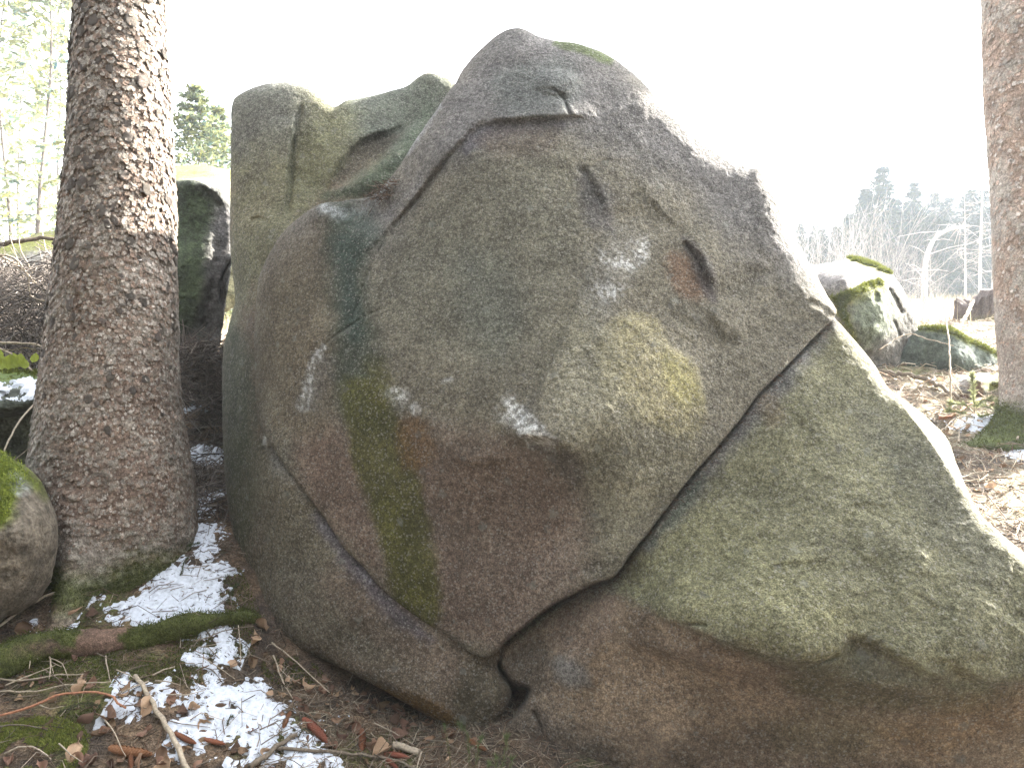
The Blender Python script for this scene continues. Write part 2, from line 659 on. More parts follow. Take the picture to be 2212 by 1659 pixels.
def crack(path, w, depth, taper=1.0):
    pth = catmull(path, 10, False)

    def f(u, v):
        d, s, t, _, _ = path_info(u, v, pth)
        d = d + 2.6 * fbm(np.stack([u, v, 0 * u], -1), 1 / 14., 3, 5)
        tt = t / (len(pth) - 1)
        return depth * np.exp(-(d / w) ** 2) * (sstep(0, 0.12, tt) * sstep(0, 0.12, 1 - tt)) ** taper
    return f


def ledge(path, amp, fall, side, soft=2.5):
    """raises the rock on one side of a line, fading away from it"""
    pth = catmull(path, 10, False)

    def f(u, v):
        d, s, t, _, _ = path_info(u, v, pth)
        sd = s * d * side + 5.0 * fbm(np.stack([u, v, 0 * u], -1), 1 / 24., 4, 6)
        tt = t / (len(pth) - 1)
        tp = sstep(0, 0.33, tt) * sstep(0, 0.33, 1 - tt)
        return -amp * (1 / (1 + np.exp(-np.clip(sd / soft, -30, 30)))) * np.exp(-np.maximum(sd, 0) / fall) * tp
    return f


def bump(cu, cv, ru, rv, amp, p=1.0):
    def f(u, v):
        r2 = ((u - cu) / ru) ** 2 + ((v - cv) / rv) ** 2
        return -amp * np.exp(-r2 ** p)
    return f


def stroke(path, rad, col, feather, strength=1.0, nz=10.0, fine=0.0):
    """a stain or painted shade along a path; rad may be a list, one value per point"""
    p = np.array([(a[0], a[1], (rad[i] if hasattr(rad, '__len__') else rad)) for i, a in enumerate(path)], float)
    pp = catmull(p, 12, False) if len(p) > 1 else np.vstack([p, p + [0.5, 0.5, 0]])
    col = np.array(col, float)

    def f(C, u, v, W, nA, nB):
        d, s, t, _, _ = path_info(u, v, pp)
        k = np.clip(np.floor(t).astype(int), 0, len(pp) - 1)
        r = pp[k, 2]
        sd = d - r + nz * (0.7 * nA + 0.5 * nB) * 1.6
        w = strength * sstep(feather, -feather, sd)
        if fine:
            w = w * np.clip(1 - fine + fine * 2.0 * sstep(-0.12, 0.22, 0.5 * nB + 0.75 * NC), 0, 1)
        C += (col * (1 + 0.18 * nA[:, None] + 0.12 * nB[:, None] + 0.14 * NC[:, None]) - C) * w[:, None]
    return f


def area(poly, col, feather, strength=1.0, nz=10.0, fine=0.0):
    pl = catmull(poly, 14, True)
    col = np.array(col, float)

    def f(C, u, v, W, nA, nB):
        d, s, t, _, _ = path_info(u, v, pl, True)
        sd = np.where(inside_poly(u, v, pl), -d, d) + nz * (0.7 * nA + 0.5 * nB) * 1.6
        w = strength * sstep(feather, -feather, sd)
        if fine:
            w = w * np.clip(1 - fine + fine * 2.0 * sstep(-0.12, 0.22, 0.5 * nB + 0.75 * NC), 0, 1)
        C += (col * (1 + 0.18 * nA[:, None] + 0.12 * nB[:, None] + 0.14 * NC[:, None]) - C) * w[:, None]
    return f


def upmoss(col, lo, hi, strength=1.0, freq=4.0, seed=5):
    """moss settled on the ledges that face up (a growth of the rock itself)"""
    col = np.array(col, float)

    def f(C, u, v, W, nA, nB):
        n = fbm(W, freq, 4, seed)
        w = strength * sstep(lo, hi, n)
        C += (col * (1 + 0.3 * nB[:, None]) - C) * w[:, None]
    return f

# ------------------------------------------------------------------ the large split boulder
GREY, OLIVE = (0.225, 0.206, 0.165), (0.20, 0.21, 0.135)
BROWN, REDB = (0.19, 0.155, 0.12), (0.235, 0.190, 0.158)
VEIL_LILAC, PALE = (0.245, 0.235, 0.235), (1.0, 1.0, 0.98)

BO = (-0.1, 3.6, 0.2)
boulder = tag(empty('boulder', BO), 'huge grey boulder split by dark cracks, leaning over the slope beside the spruce trunk', 'boulder')

main_ol = [(985, 178, .10), (1000, 150, .10), (1040, 105, .12), (1075, 75, .14), (1105, 62, .14), (1132, 63, .14), (1160, 77, .14), (1200, 88, .12),
           (1240, 93, .12), (1290, 108, .12), (1330, 130, .12), (1370, 160, .12), (1400, 190, .10), (1425, 225, .08), (1460, 250, .09), (1510, 290, .11),
           (1570, 335, .11), (1620, 363, .08), (1640, 365, .06), (1665, 400, .08), (1690, 440, .10), (1703, 490, .12), (1732, 540, .12), (1760, 590, .12),
           (1788, 640, .10), (1806, 668, .04), (1800, 688, .02), (1760, 725, .02), (1700, 790, .02), (1640, 850, .02), (1600, 905, .022), (1550, 965, .022),
           (1500, 1020, .022), (1450, 1085, .022), (1400, 1150, .022), (1360, 1200, .022), (1325, 1247, .02), (1290, 1258, .02), (1230, 1287, .02),
           (1180, 1315, .02), (1130, 1355, .02), (1092, 1385, .02), (1072, 1410, .022), (1045, 1419, .022), (1020, 1411, .02), (990, 1392, .04), (930, 1352, .02),
           (870, 1311, .025), (820, 1266, .022), (780, 1220, .02), (740, 1180, .02), (715, 1140, .02), (690, 1105, .016), (668, 1075, .012), (630, 1025, .012),
           (600, 985, .02), (575, 945, .05), (556, 900, .12), (548, 840, .16), (546, 780, .2), (549, 710, .2), (553, 650, .2), (560, 600, .18), (578, 555, .16),
           (605, 510, .15), (640, 475, .12), (690, 442, .06), (730, 436, .05), (770, 430, .05), (800, 425, .05), (830, 400, .05), (865, 355, .05), (900, 300, .06),
           (935, 250, .07), (965, 205, .08)]
main_ctrl = [(1110, 90, 4.02), (1250, 110, 4.0), (1030, 180, 3.95), (1400, 230, 3.92), (1200, 250, 3.80), (1000, 330, 3.74), (1550, 340, 3.86), (1650, 420, 3.80),
             (1300, 420, 3.66), (1100, 480, 3.58), (900, 420, 3.80), (820, 450, 3.86), (720, 470, 3.94), (640, 520, 4.0), (580, 640, 3.98), (1500, 540, 3.62), (1690, 560, 3.70),
             (1780, 660, 3.58), (1250, 650, 3.44), (1050, 700, 3.44), (850, 640, 3.62), (700, 640, 3.80), (620, 750, 3.80), (560, 800, 3.92), (1450, 760, 3.42),
             (1620, 780, 3.46), (1350, 870, 3.27), (1130, 860, 3.28), (950, 860, 3.40), (800, 860, 3.50), (680, 900, 3.63), (600, 930, 3.72), (1500, 990, 3.27),
             (1190, 935, 3.20), (1320, 1010, 3.20), (1050, 960, 3.30), (900, 980, 3.40), (1420, 1110, 3.24), (1260, 1080, 3.25), (1080, 1120, 3.32), (920, 1130, 3.40),
             (780, 1080, 3.50), (690, 1060, 3.57), (1320, 1230, 3.18), (1180, 1280, 3.24), (1000, 1280, 3.34), (870, 1270, 3.43), (1050, 1400, 3.32), (960, 1360, 3.40),
             (760, 1170, 3.50)]
main_feats = [
    # the cap layer standing proud of the central face, with its overhang
    ledge([(1135, 140), (1080, 210), (1012, 292), (960, 350), (900, 430), (840, 500), (780, 560), (745, 640)], .036, 160, +1),
    ledge([(1000, 300), (1030, 275), (1070, 262), (1130, 258), (1190, 254), (1235, 250), (1300, 262)], .06, 110, -1),
    crack([(1005, 300), (960, 350), (900, 430), (840, 500)], 5, .03),
    bump(1200, 178, 42, 26, .035, 3),
    crack([(1165, 188), (1190, 194), (1225, 188), (1240, 176)], 4, .012),
    crack([(1190, 192), (1212, 205), (1222, 225), (1232, 252)], 3, .02),
    ledge([(1420, 225), (1380, 222), (1320, 240), (1290, 280)], .012, 70, -1),
    # scars of the right flank
    ledge([(1255, 350), (1275, 395), (1300, 440), (1312, 480)], .026, 60, -1),
    crack([(1255, 360), (1280, 400), (1305, 450)], 8, .02),
    ledge([(1365, 380), (1420, 450), (1480, 500)], .02, 60, -1),
    ledge([(1468, 515), (1500, 545), (1525, 600), (1545, 640)], .05, 120, -1),
    crack([(1475, 520), (1510, 560), (1535, 625)], 7, .03),
    ledge([(1530, 660), (1555, 710), (1568, 745)], .025, 80, -1),
    ledge([(1640, 375), (1700, 520), (1745, 600)], .012, 60, +1),
    # the belly and its lip
    ledge([(1075, 905), (1110, 940), (1150, 950), (1195, 955), (1230, 985), (1255, 1020)], .09, 120, -1, 4),
    ledge([(850, 925), (890, 905), (920, 915), (980, 990), (1060, 1000), (1130, 975)], .04, 70, -1, 5),
    bump(1400, 850, 130, 130, .035, 2), bump(1280, 1120, 120, 120, .05, 1), bump(1150, 1150, 150, 130, -.03, 1),
    ledge([(1290, 690), (1330, 720), (1375, 690), (1420, 740), (1490, 775), (1515, 850), (1500, 930)], .012, 40, +1),
    # thin cracks on the left
    crack([(830, 665), (770, 695), (720, 730), (690, 755)], 3, .016),
    crack([(760, 690), (800, 580), (830, 520)], 3, .012),
    ledge([(835, 660), (760, 700), (690, 755)], .012, 60, -1),
    # the saddle on the left shoulder
    bump(770, 462, 70, 30, -.06, 1), bump(700, 460, 40, 25, .04, 1),
    crack([(1810, 690), (1770, 660), (1740, 650)], 6, .012),
    ledge([(1240, 1180), (1260, 1230), (1300, 1250)], .02, 80, +1),
]
main_paint = [
    area([(985, 150), (1110, 40), (1260, 70), (1460, 230), (1640, 350), (1760, 600), (1640, 560), (1480, 420), (1250, 300), (1010, 330), (800, 560), (600, 600), (560, 560), (700, 430), (850, 400)], VEIL_LILAC, 60, .85, 25),  # grey-lilac stone, lightened with painted lens glare along the top
    area([(1000, 380), (1200, 330), (1260, 450), (1220, 700), (1060, 820), (900, 760), (800, 640), (900, 470)], (.215, .205, .165), 70, .9, 25),
    area([(980, 560), (1060, 540), (1120, 650), (1080, 780), (1000, 720)], (.165, .178, .152), 40, .45, 20),
    area([(620, 930), (680, 880), (790, 930), (1000, 920), (1130, 960), (1260, 1010), (1270, 1260), (1100, 1400), (1000, 1400), (850, 1300), (690, 1110)], REDB, 40, .9, 25),
    area([(880, 1000), (1000, 990), (1130, 980), (1240, 1100), (1180, 1180), (1000, 1140), (890, 1080)], (.205, .155, .125), 40, .7, 25),
    area([(940, 1150), (1060, 1190), (1160, 1140), (1210, 1190), (1110, 1350), (1000, 1380), (930, 1310)], (.255, .195, .160), 40, .75, 22, .4),
    area([(640, 960), (740, 930), (830, 1230), (740, 1160), (660, 1060)], (.235, .170, .135), 30, .7, 18, .3),
    area([(560, 580), (700, 470), (740, 520), (720, 900), (600, 940), (550, 850)], (.20, .172, .128), 40, .8, 25),
    area([(590, 720), (690, 690), (700, 830), (600, 850)], (.225, .19, .145), 40, .5, 20, .4),
    stroke([(735, 450), (745, 560), (760, 680), (775, 800), (790, 880)], [35, 45, 48, 50, 50], (.085, .100, .078), 30, .85, 18),
    stroke([(740, 520), (755, 640), (765, 720)], 20, (.065, .092, .080), 20, .7, 12),
    stroke([(775, 850), (815, 960), (850, 1080), (880, 1190), (895, 1270), (915, 1320)], [38, 62, 62, 60, 55, 40], (.120, .118, .048), 14, .9, 12),
    stroke([(840, 1100), (880, 1230), (900, 1290)], [40, 42, 40], (.120, .120, .040), 22, .55, 14, .4),
    stroke([(812, 800), (830, 850)], 22, (.17, .16, .06), 25, .6, 15),
    area([(860, 935), (885, 905), (915, 920), (930, 990), (880, 1010)], (.25, .165, .095), 18, .7, 12),
    area([(1385, 672), (1425, 690), (1445, 740), (1492, 772), (1512, 820), (1522, 900), (1490, 950), (1400, 920), (1320, 880), (1290, 800), (1310, 700)], (.38, .345, .225), 9, .8, 7, .3),
    area([(1430, 770), (1495, 790), (1510, 870), (1450, 860)], (.40, .37, .17), 18, .5, 10, .3),
    area([(1270, 640), (1380, 900), (1520, 960), (1440, 1100), (1330, 1230), (1260, 1060), (1200, 940), (1180, 800)], (.28, .265, .20), 50, .75, 25, .2),
    area([(1450, 540), (1500, 560), (1530, 640), (1470, 640), (1440, 590)], (.215, .140, .100), 18, .75, 14),
    area([(1250, 370), (1320, 420), (1330, 500), (1270, 490)], (.150, .142, .148), 20, .65, 12),
    area([(1470, 505), (1530, 560), (1550, 650), (1520, 640), (1490, 560)], (.125, .112, .112), 10, .8, 6),
    area([(1240, 980), (1265, 1020), (1240, 1050), (1190, 990), (1150, 960)], (.120, .105, .095), 14, .7, 8),  # shade under the belly lip painted darker
    area([(1010, 300), (1060, 262), (1230, 255), (1220, 275), (1080, 290), (1010, 330)], (.150, .140, .155), 10, .75, 8),  # painted shade in the recess beneath the cap
    area([(1050, 285), (1200, 275), (1190, 330), (1060, 330)], (.225, .175, .145), 18, .4, 15),
    area([(1060, 160), (1230, 130), (1240, 230), (1100, 250)], (.185, .200, .190), 25, .6, 18),
    area([(1195, 84), (1250, 92), (1330, 128), (1320, 142), (1240, 112), (1195, 98)], (.120, .150, .060), 6, .9, 7),
    # chalky lichen and rub marks
    stroke([(1098, 870), (1125, 900), (1150, 930), (1195, 952)], [20, 20, 18, 7], PALE, 12, .95, 22, .75),
    stroke([(1085, 900), (1140, 900)], 16, PALE, 18, .5, 26, .8),
    stroke([(1375, 520), (1392, 515), (1388, 535)], 18, PALE, 10, .95, 26, .85),
    stroke([(1310, 560), (1350, 565)], 16, PALE, 10, .9, 30, .9),
    stroke([(1300, 625), (1325, 630)], 16, PALE, 12, .85, 30, .9),
    stroke([(1365, 520), (1330, 540), (1290, 650)], 40, (.34, .335, .32), 40, .5, 30, .6),
    stroke([(855, 850), (862, 856)], 10, PALE, 14, .6, 18, .7),
    stroke([(895, 880), (898, 888)], 5, PALE, 6, .8, 8, .6),
    stroke([(958, 824), (975, 818)], 7, PALE, 8, .8, 10, .6),
    stroke([(698, 752), (676, 780), (668, 830), (658, 880)], [6, 8, 10, 5], PALE, 7, .9, 14, .8),
    stroke([(690, 790), (672, 870)], 22, (.30, .29, .28), 20, .5, 18, .5),
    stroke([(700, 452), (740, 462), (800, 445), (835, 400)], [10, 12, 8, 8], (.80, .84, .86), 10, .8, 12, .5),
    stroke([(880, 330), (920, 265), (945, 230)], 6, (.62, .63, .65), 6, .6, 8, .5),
    stroke([(840, 470), (880, 440), (910, 400)], 12, (.36, .35, .36), 14, .5, 20, .7),
    stroke([(760, 470), (800, 500), (770, 540)], 26, (.085, .115, .095), 24, .7, 14),
]
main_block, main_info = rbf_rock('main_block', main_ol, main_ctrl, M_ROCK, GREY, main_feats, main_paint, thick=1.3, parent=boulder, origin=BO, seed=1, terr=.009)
main_block['label'] = 'central block of the boulder with a green moss streak and white chalk marks'

rear_ol = [(501, 225, .08), (515, 205, .12), (545, 190, .12), (580, 181, .12), (630, 178, .12), (670, 188, .12), (700, 213, .08), (722, 232, .05), (745, 218, .07),
           (790, 210, .1), (840, 198, .1), (880, 185, .1), (905, 165, .08), (925, 157, .08), (950, 163, .06), (978, 178, .08), (1050, 260, .1), (1150, 500, .1),
           (1240, 900, .1), (1200, 1250, .1), (1085, 1420, .05), (1073, 1436, .04), (1083, 1462, .04), (1104, 1490, .05), (1098, 1520, .05), (1075, 1560, .08), (1045, 1592, .05),
           (1000, 1580, .06), (940, 1555, .06), (870, 1515, .06), (800, 1475, .06), (720, 1435, .07), (650, 1405, .08), (600, 1385, .1), (562, 1348, .16), (545, 1300, .14),
           (530, 1250, .16), (507, 1170, .2), (491, 1080, .22), (483, 980, .24), (480, 850, .24), (482, 760, .2), (490, 720, .18), (503, 670, .16), (508, 640, .15),
           (501, 580, .14), (497, 520, .14), (497, 450, .08), (498, 350, .07), (499, 270, .07)]
rear_ctrl = [(520, 230, 4.75), (620, 200, 4.75), (600, 350, 4.6), (680, 300, 4.66), (700, 420, 4.5), (830, 250, 4.85), (920, 190, 4.9), (800, 380, 4.55), (900, 300, 4.75),
             (540, 450, 4.5), (540, 600, 4.35), (600, 520, 4.3), (520, 680, 4.28), (570, 720, 4.1), (500, 760, 4.22), (500, 900, 4.05), (570, 880, 3.92), (560, 1000, 3.82), (500, 1050, 3.98),
             (620, 1040, 3.66), (1000, 500, 4.4), (1100, 800, 4.1), (900, 700, 4.25), (800, 900, 4.0), (1100, 1100, 3.8), (900, 1100, 3.9), (750, 1000, 3.9), (690, 1120, 3.595), (770, 1230, 3.515),
             (870, 1330, 3.435), (960, 1390, 3.40), (1040, 1430, 3.40), (600, 1180, 3.68), (560, 1280, 3.72), (700, 1300, 3.50), (620, 1360, 3.60), (800, 1400, 3.43), (740, 1420, 3.48),
             (900, 1470, 3.35), (860, 1495, 3.37), (1000, 1500, 3.32), (960, 1545, 3.33), (1060, 1500, 3.34), (1040, 1570, 3.34), (1000, 1250, 3.7)]
rear_feats = [
    ledge([(655, 215), (642, 260), (630, 330), (625, 400), (622, 460)], .06, 80, +1, 3),
    crack([(655, 220), (640, 270), (630, 340), (626, 420), (622, 470)], 6, .04),
    ledge([(712, 410), (740, 350), (770, 310), (830, 285), (900, 262)], .10, 90, -1, 3),
    ledge([(690, 425), (730, 408), (790, 370), (840, 330), (890, 270), (930, 230)], .13, 120, +1, 3),
    crack([(540, 480), (560, 470), (585, 485)], 4, .02),
    ledge([(510, 1080), (524, 1060), (527, 1045)], .03, 30, +1), crack([(527, 1047), (512, 1065), (506, 1095)], 4, .025),
    crack([(569, 962), (572, 968), (600, 964), (622, 966)], 3.5, .03), crack([(598, 966), (602, 985)], 3, .02),
    ledge([(1095, 1460), (1040, 1440), (1000, 1420)], .02, 30, +1),
    ledge([(700, 1440), (800, 1470), (900, 1510), (985, 1552)], .05, 30, -1, 5),
    bump(840, 440, 60, 25, -.05),
]
rear_paint = [
    area([(490, 170), (960, 150), (900, 330), (700, 430), (560, 620), (500, 720), (480, 700), (490, 400)], (.205, .203, .140), 30, .95, 25),
    area([(500, 190), (640, 180), (640, 300), (500, 330)], (.185, .190, .180), 50, .7, 25),
    area([(760, 200), (960, 150), (960, 280), (860, 330), (780, 300)], (.165, .185, .165), 40, .7, 20),
    area([(640, 300), (760, 240), (740, 340), (640, 470)], (.235, .235, .150), 35, .6, 20),
    stroke([(520, 300), (600, 240)], 14, (.14, .14, .13), 20, .5, 20), stroke([(520, 400), (610, 330)], 14, (.15, .145, .12), 20, .5, 20),
    stroke([(520, 480), (600, 410)], 12, (.24, .225, .16), 20, .45, 20), stroke([(520, 560), (590, 500)], 12, (.14, .14, .095), 20, .5, 20),
    area([(712, 410), (745, 345), (770, 312), (840, 295), (870, 290), (800, 360)], (.150, .13, .108), 12, .8, 8),
    area([(700, 425), (800, 370), (880, 290), (930, 230), (900, 330), (830, 400), (780, 430)], (.135, .165, .12), 18, .85, 12),
    area([(480, 720), (510, 700), (545, 760), (550, 900), (540, 1000), (480, 1000)], (.105, .118, .085), 25, .8, 15),
    area([(480, 960), (560, 950), (580, 1060), (530, 1200), (500, 1200)], (.120, .125, .085), 30, .8, 18),
    area([(560, 950), (640, 1030), (760, 1200), (700, 1260), (580, 1220), (550, 1060)], (.19, .172, .130), 30, .8, 20),
    area([(550, 1240), (700, 1240), (900, 1400), (960, 1480), (800, 1420), (620, 1370)], (.215, .195, .155), 40, .85, 22, .3),
    area([(700, 1260), (780, 1230), (1000, 1430), (960, 1490), (850, 1420)], (.19, .150, .122), 30, .7, 20),
    stroke([(690, 1120), (760, 1215), (850, 1320), (930, 1380)], [16, 20, 18, 10], (.145, .130, .145), 16, .8, 10),  # shade of the overhanging central block, painted along the crack
    stroke([(700, 1135), (706, 1142)], 7, (.45, .43, .46), 10, .6, 10, .6), stroke([(785, 1235), (797, 1252)], 8, (.48, .46, .50), 10, .7, 10, .6),
    stroke([(800, 1488), (880, 1510), (960, 1550), (980, 1565)], [6, 12, 18, 10], (.245, .150, .070), 12, .8, 10),
    area([(1000, 1440), (1060, 1440), (1100, 1490), (1040, 1590), (980, 1540)], (.130, .115, .085), 25, .8, 15),
    stroke([(572, 946), (574, 965)], 3, PALE, 3, .95, 5, .3), stroke([(585, 950), (586, 960)], 2, PALE, 3, .7, 5, .3), stroke([(612, 962), (616, 970)], 5, PALE, 5, .7, 7, .4),
    stroke([(596, 975), (602, 1010)], 10, (.34, .33, .32), 14, .6, 12, .5),
    stroke([(600, 1000), (660, 1075)], 14, (.30, .29, .27), 14, .5, 14, .5),
    stroke([(550, 190), (640, 180), (690, 205)], 7, (.36, .36, .33), 6, .5, 8),
]
rear_block, rear_info = rbf_rock('rear_block', rear_ol, rear_ctrl, M_ROCK, BROWN, rear_feats, rear_paint, thick=1.5, parent=boulder, origin=BO, seed=2, terr=.009)
rear_block['label'] = 'olive green shoulder and lower left toe of the boulder behind the central block'

SO = (0.9, 3.0, 0.2)
slab_ol = [(1806, 690, .04), (1850, 740, .07), (1890, 790, .07), (1920, 838, .06), (1960, 868, .05), (2000, 900, .05), (2046, 948, .05), (2066, 1000, .05), (2108, 1096, .05), (2160, 1150, .05),
           (2212, 1192, .06), (2320, 1270, .08), (2420, 1360, .15), (2440, 1500, .2), (2420, 1700, .2), (2200, 1780, .2), (1800, 1790, .2), (1400, 1780, .2), (1120, 1760, .2), (1040, 1700, .15),
           (980, 1640, .1), (985, 1592, .1), (1000, 1540, .1), (1010, 1500, .1), (1020, 1450, .1), (1040, 1425, .06), (1078, 1380, .05),
           (1115, 1346, .05), (1164, 1304, .045), (1214, 1272, .045), (1272, 1238, .04), (1310, 1226, .035), (1346, 1186, .035), (1386, 1136, .035), (1436, 1071, .035), (1486, 1006, .035),
           (1536, 950, .035), (1586, 890, .03), (1626, 835, .03), (1686, 775, .03), (1746, 709, .03), (1788, 672, .03)]
slab_ctrl = [(1800, 705, 3.60), (1880, 830, 3.46), (1720, 800, 3.475), (1600, 930, 3.36), (1760, 930, 3.33), (1900, 930, 3.34), (2000, 1010, 3.20), (1500, 1050, 3.29), (1650, 1080, 3.20), (1800, 1080, 3.15), (1950, 1080, 3.13),
             (2080, 1120, 3.06), (1400, 1180, 3.235), (1560, 1220, 3.06), (1750, 1230, 2.98), (1950, 1230, 2.95), (2150, 1230, 2.93), (2300, 1300, 2.86), (1340, 1262, 3.26), (1320, 1290, 3.21), (1450, 1310, 3.04),
             (1600, 1380, 2.88), (1750, 1420, 2.80), (1850, 1350, 2.88), (1950, 1420, 2.83), (2100, 1460, 2.79), (2230, 1440, 2.79), (2400, 1450, 2.77),
             (1230, 1310, 3.32), (1150, 1380, 3.36), (1110, 1440, 3.38), (1250, 1400, 3.21), (1350, 1400, 3.14), (1180, 1500, 3.27), (1300, 1500, 3.15), (1450, 1480, 3.07), (1600, 1500, 3.0),
             (1750, 1530, 2.95), (1900, 1560, 2.90), (2100, 1560, 2.86), (2250, 1540, 2.82), (1100, 1600, 3.30), (1250, 1620, 3.18), (1500, 1620, 3.04), (1800, 1650, 2.95), (2100, 1660, 2.88), (2350, 1660, 2.84),
             (1120, 1740, 3.4), (1500, 1760, 3.14), (1900, 1760, 3.04), (2300, 1760, 3.0)]
edge_line = [(1880, 790), (1905, 818), (1945, 870), (2000, 942), (2050, 1015), (2100, 1088), (2150, 1150), (2215, 1222), (2330, 1320)]
_el = catmull(edge_line, 10, False)


def slab_top(u, v):
    d, s, t, _, _ = path_info(u, v, _el)
    sd = np.where(s < 0, d, 0)
    tt = t / (len(_el) - 1)
    return 0.013 * np.maximum(sd - 1, 0) * sstep(0.0, 0.15, tt)


slab_feats = [
    slab_top,
    crack([(1830, 665), (1800, 690), (1760, 727), (1700, 792), (1640, 852), (1600, 907), (1550, 967), (1500, 1022), (1450, 1087), (1400, 1152), (1360, 1202), (1325, 1250), (1290, 1262), (1230, 1291),
           (1180, 1319), (1130, 1359), (1092, 1390), (1072, 1415)], 4.5, .05, .2),
    ledge([(1060, 1330), (1078, 1400), (1080, 1428), (1084, 1448), (1104, 1480), (1140, 1490), (1122, 1524), (1095, 1556), (1068, 1592), (1045, 1660), (1030, 1760)], -.28, 1e5, +1, 3),
    ledge([(1305, 1275), (1350, 1300), (1400, 1322), (1450, 1338), (1480, 1356), (1560, 1392), (1640, 1418), (1710, 1440), (1790, 1440), (1818, 1412), (1832, 1382), (1862, 1380),
           (1920, 1412), (1990, 1448), (2045, 1472), (2060, 1440), (2100, 1462), (2140, 1478), (2230, 1470), (2420, 1460)], .055, 220, -1, 4),
    ledge([(1320, 1330), (1345, 1380), (1400, 1400), (1470, 1420), (1560, 1450), (1650, 1470)], .05, 80, -1, 5),
    crack([(1470, 1354), (1500, 1348), (1530, 1352)], 4, .02), crack([(1700, 1442), (1760, 1436), (1815, 1412)], 5, .03),
    ledge([(1800, 1455), (1830, 1470), (1880, 1490), (1960, 1500), (2050, 1492)], .05, 60, -1, 5),
    bump(1235, 1445, 46, 40, .02, 2), crack([(1150, 1530), (1170, 1570), (1182, 1620)], 5, .03),
    ledge([(1290, 1410), (1280, 1440), (1300, 1480)], .03, 40, +1),
    bump(1660, 870, 40, 30, .01, 2),
]
slab_paint = [
    area([(1820, 700), (1340, 1270), (1480, 1350), (1790, 1430), (1840, 1380), (2050, 1460), (2420, 1450), (2420, 1330), (2212, 1190)], (.245, .236, .160), 14, .95, 10),
    area([(1460, 1110), (1700, 1180), (1900, 1390), (2000, 1440), (1840, 1370), (1790, 1420), (1500, 1340), (1350, 1270)], (.285, .275, .172), 50, .7, 22, .2),
    area([(1900, 850), (2000, 960), (2180, 1200), (2100, 1240), (1960, 1080), (1830, 900)], (.215, .21, .165), 40, .6, 22),
    stroke([(1800, 700), (1700, 805), (1600, 925), (1500, 1050), (1400, 1180)], [14, 24, 22, 20, 18], (.170, .165, .178), 22, .75, 12),  # contact shade beside the diagonal crack, painted into the stone
    stroke([(1520, 1030), (1450, 1120), (1400, 1180)], [8, 14, 8], (.115, .145, .105), 12, .6, 12),
    stroke([(1660, 868), (1670, 900)], 20, (.26, .215, .155), 16, .6, 16),
    area([(1310, 1290), (1340, 1290), (1480, 1352), (1700, 1445), (2050, 1490), (2420, 1480), (2420, 1800), (1040, 1800), (1060, 1440), (1150, 1360)], (.285, .225, .175), 14, .92, 14),
    area([(1300, 1390), (1420, 1400), (1560, 1450), (1700, 1480), (1700, 1560), (1480, 1600), (1280, 1560), (1220, 1500)], (.38, .295, .22), 40, .75, 22, .3),
    area([(1240, 1290), (1320, 1280), (1320, 1370), (1260, 1420), (1180, 1380)], (.255, .195, .160), 22, .7, 16, .4),
    area([(1500, 1560), (1680, 1590), (1660, 1659), (1480, 1659)], (.15, .118, .09), 35, .7, 20),
    area([(1340, 1300), (1420, 1330), (1600, 1420), (1480, 1410), (1340, 1370)], (.19, .142, .10), 18, .6, 12),
    area([(1780, 1450), (2060, 1490), (2200, 1490), (2100, 1540), (1800, 1520), (1680, 1470)], (.140, .132, .085), 25, .75, 18),
    area([(1700, 1540), (2000, 1560), (1950, 1620), (1700, 1620)], (.18, .155, .10), 45, .6, 22),
    area([(1900, 1570), (2212, 1500), (2212, 1560), (2000, 1640)], (.30, .21, .135), 25, .55, 20, .4),
    area([(1195, 1425), (1230, 1415), (1270, 1450), (1280, 1480), (1230, 1490), (1200, 1460)], (.30, .29, .28), 14, .8, 10),
    area([(1085, 1430), (1130, 1380), (1180, 1390), (1190, 1480), (1120, 1490)], (.165, .140, .115), 22, .8, 14),
    area([(1060, 1560), (1150, 1500), (1220, 1560), (1350, 1659), (1040, 1680)], (.140, .118, .098), 30, .8, 18),
    stroke([(1840, 1400), (1860, 1420)], 14, (.30, .31, .22), 14, .5, 12, .5), stroke([(1990, 1440), (2000, 1450)], 14, (.33, .34, .25), 14, .5, 12, .5),
    stroke([(1395, 1180), (1402, 1190)], 10, (.42, .42, .40), 10, .6, 14, .7),
    stroke([(2060, 1480), (2130, 1485)], 12, (.20, .21, .15), 14, .6, 10),
    area([(1990, 900), (2060, 960), (2110, 1080), (2060, 1030)], (.40, .39, .33), 12, .6, 12, .4),  # sunlit edge strip painted paler
]
slab, slab_info = rbf_rock('boulder_slab', slab_ol, slab_ctrl, M_ROCK, (.21, .20, .15), slab_feats, slab_paint, thick=1.2, origin=SO, seed=3, terr=.009)
slab.location = SO
tag(slab, 'sloping slab with green upper face and brown underside, split off the big boulder along a diagonal crack', 'boulder', 'boulders on the slope')

# ------------------------------------------------------------------ smaller boulders
MOSSG, MOSSY = (.105, .125, .030), (.22, .235, .045)


def small_rock(name, label, ol, ctrl, base, paints, thick, seed, feats=(), step=2.5, amp=(.05, .012, .005)):
    o0 = P3(sum(p[0] for p in ol) / len(ol), max(p[1] for p in ol), min(c[2] for c in ctrl))
    o, info = rbf_rock(name, ol, ctrl, M_ROCK2, base, feats, paints, step=step, thick=thick, origin=o0, amp=amp, seed=seed, jit=3.0)
    o.location = o0
    tag(o, label, 'boulder', 'boulders on the slope')
    return o, info


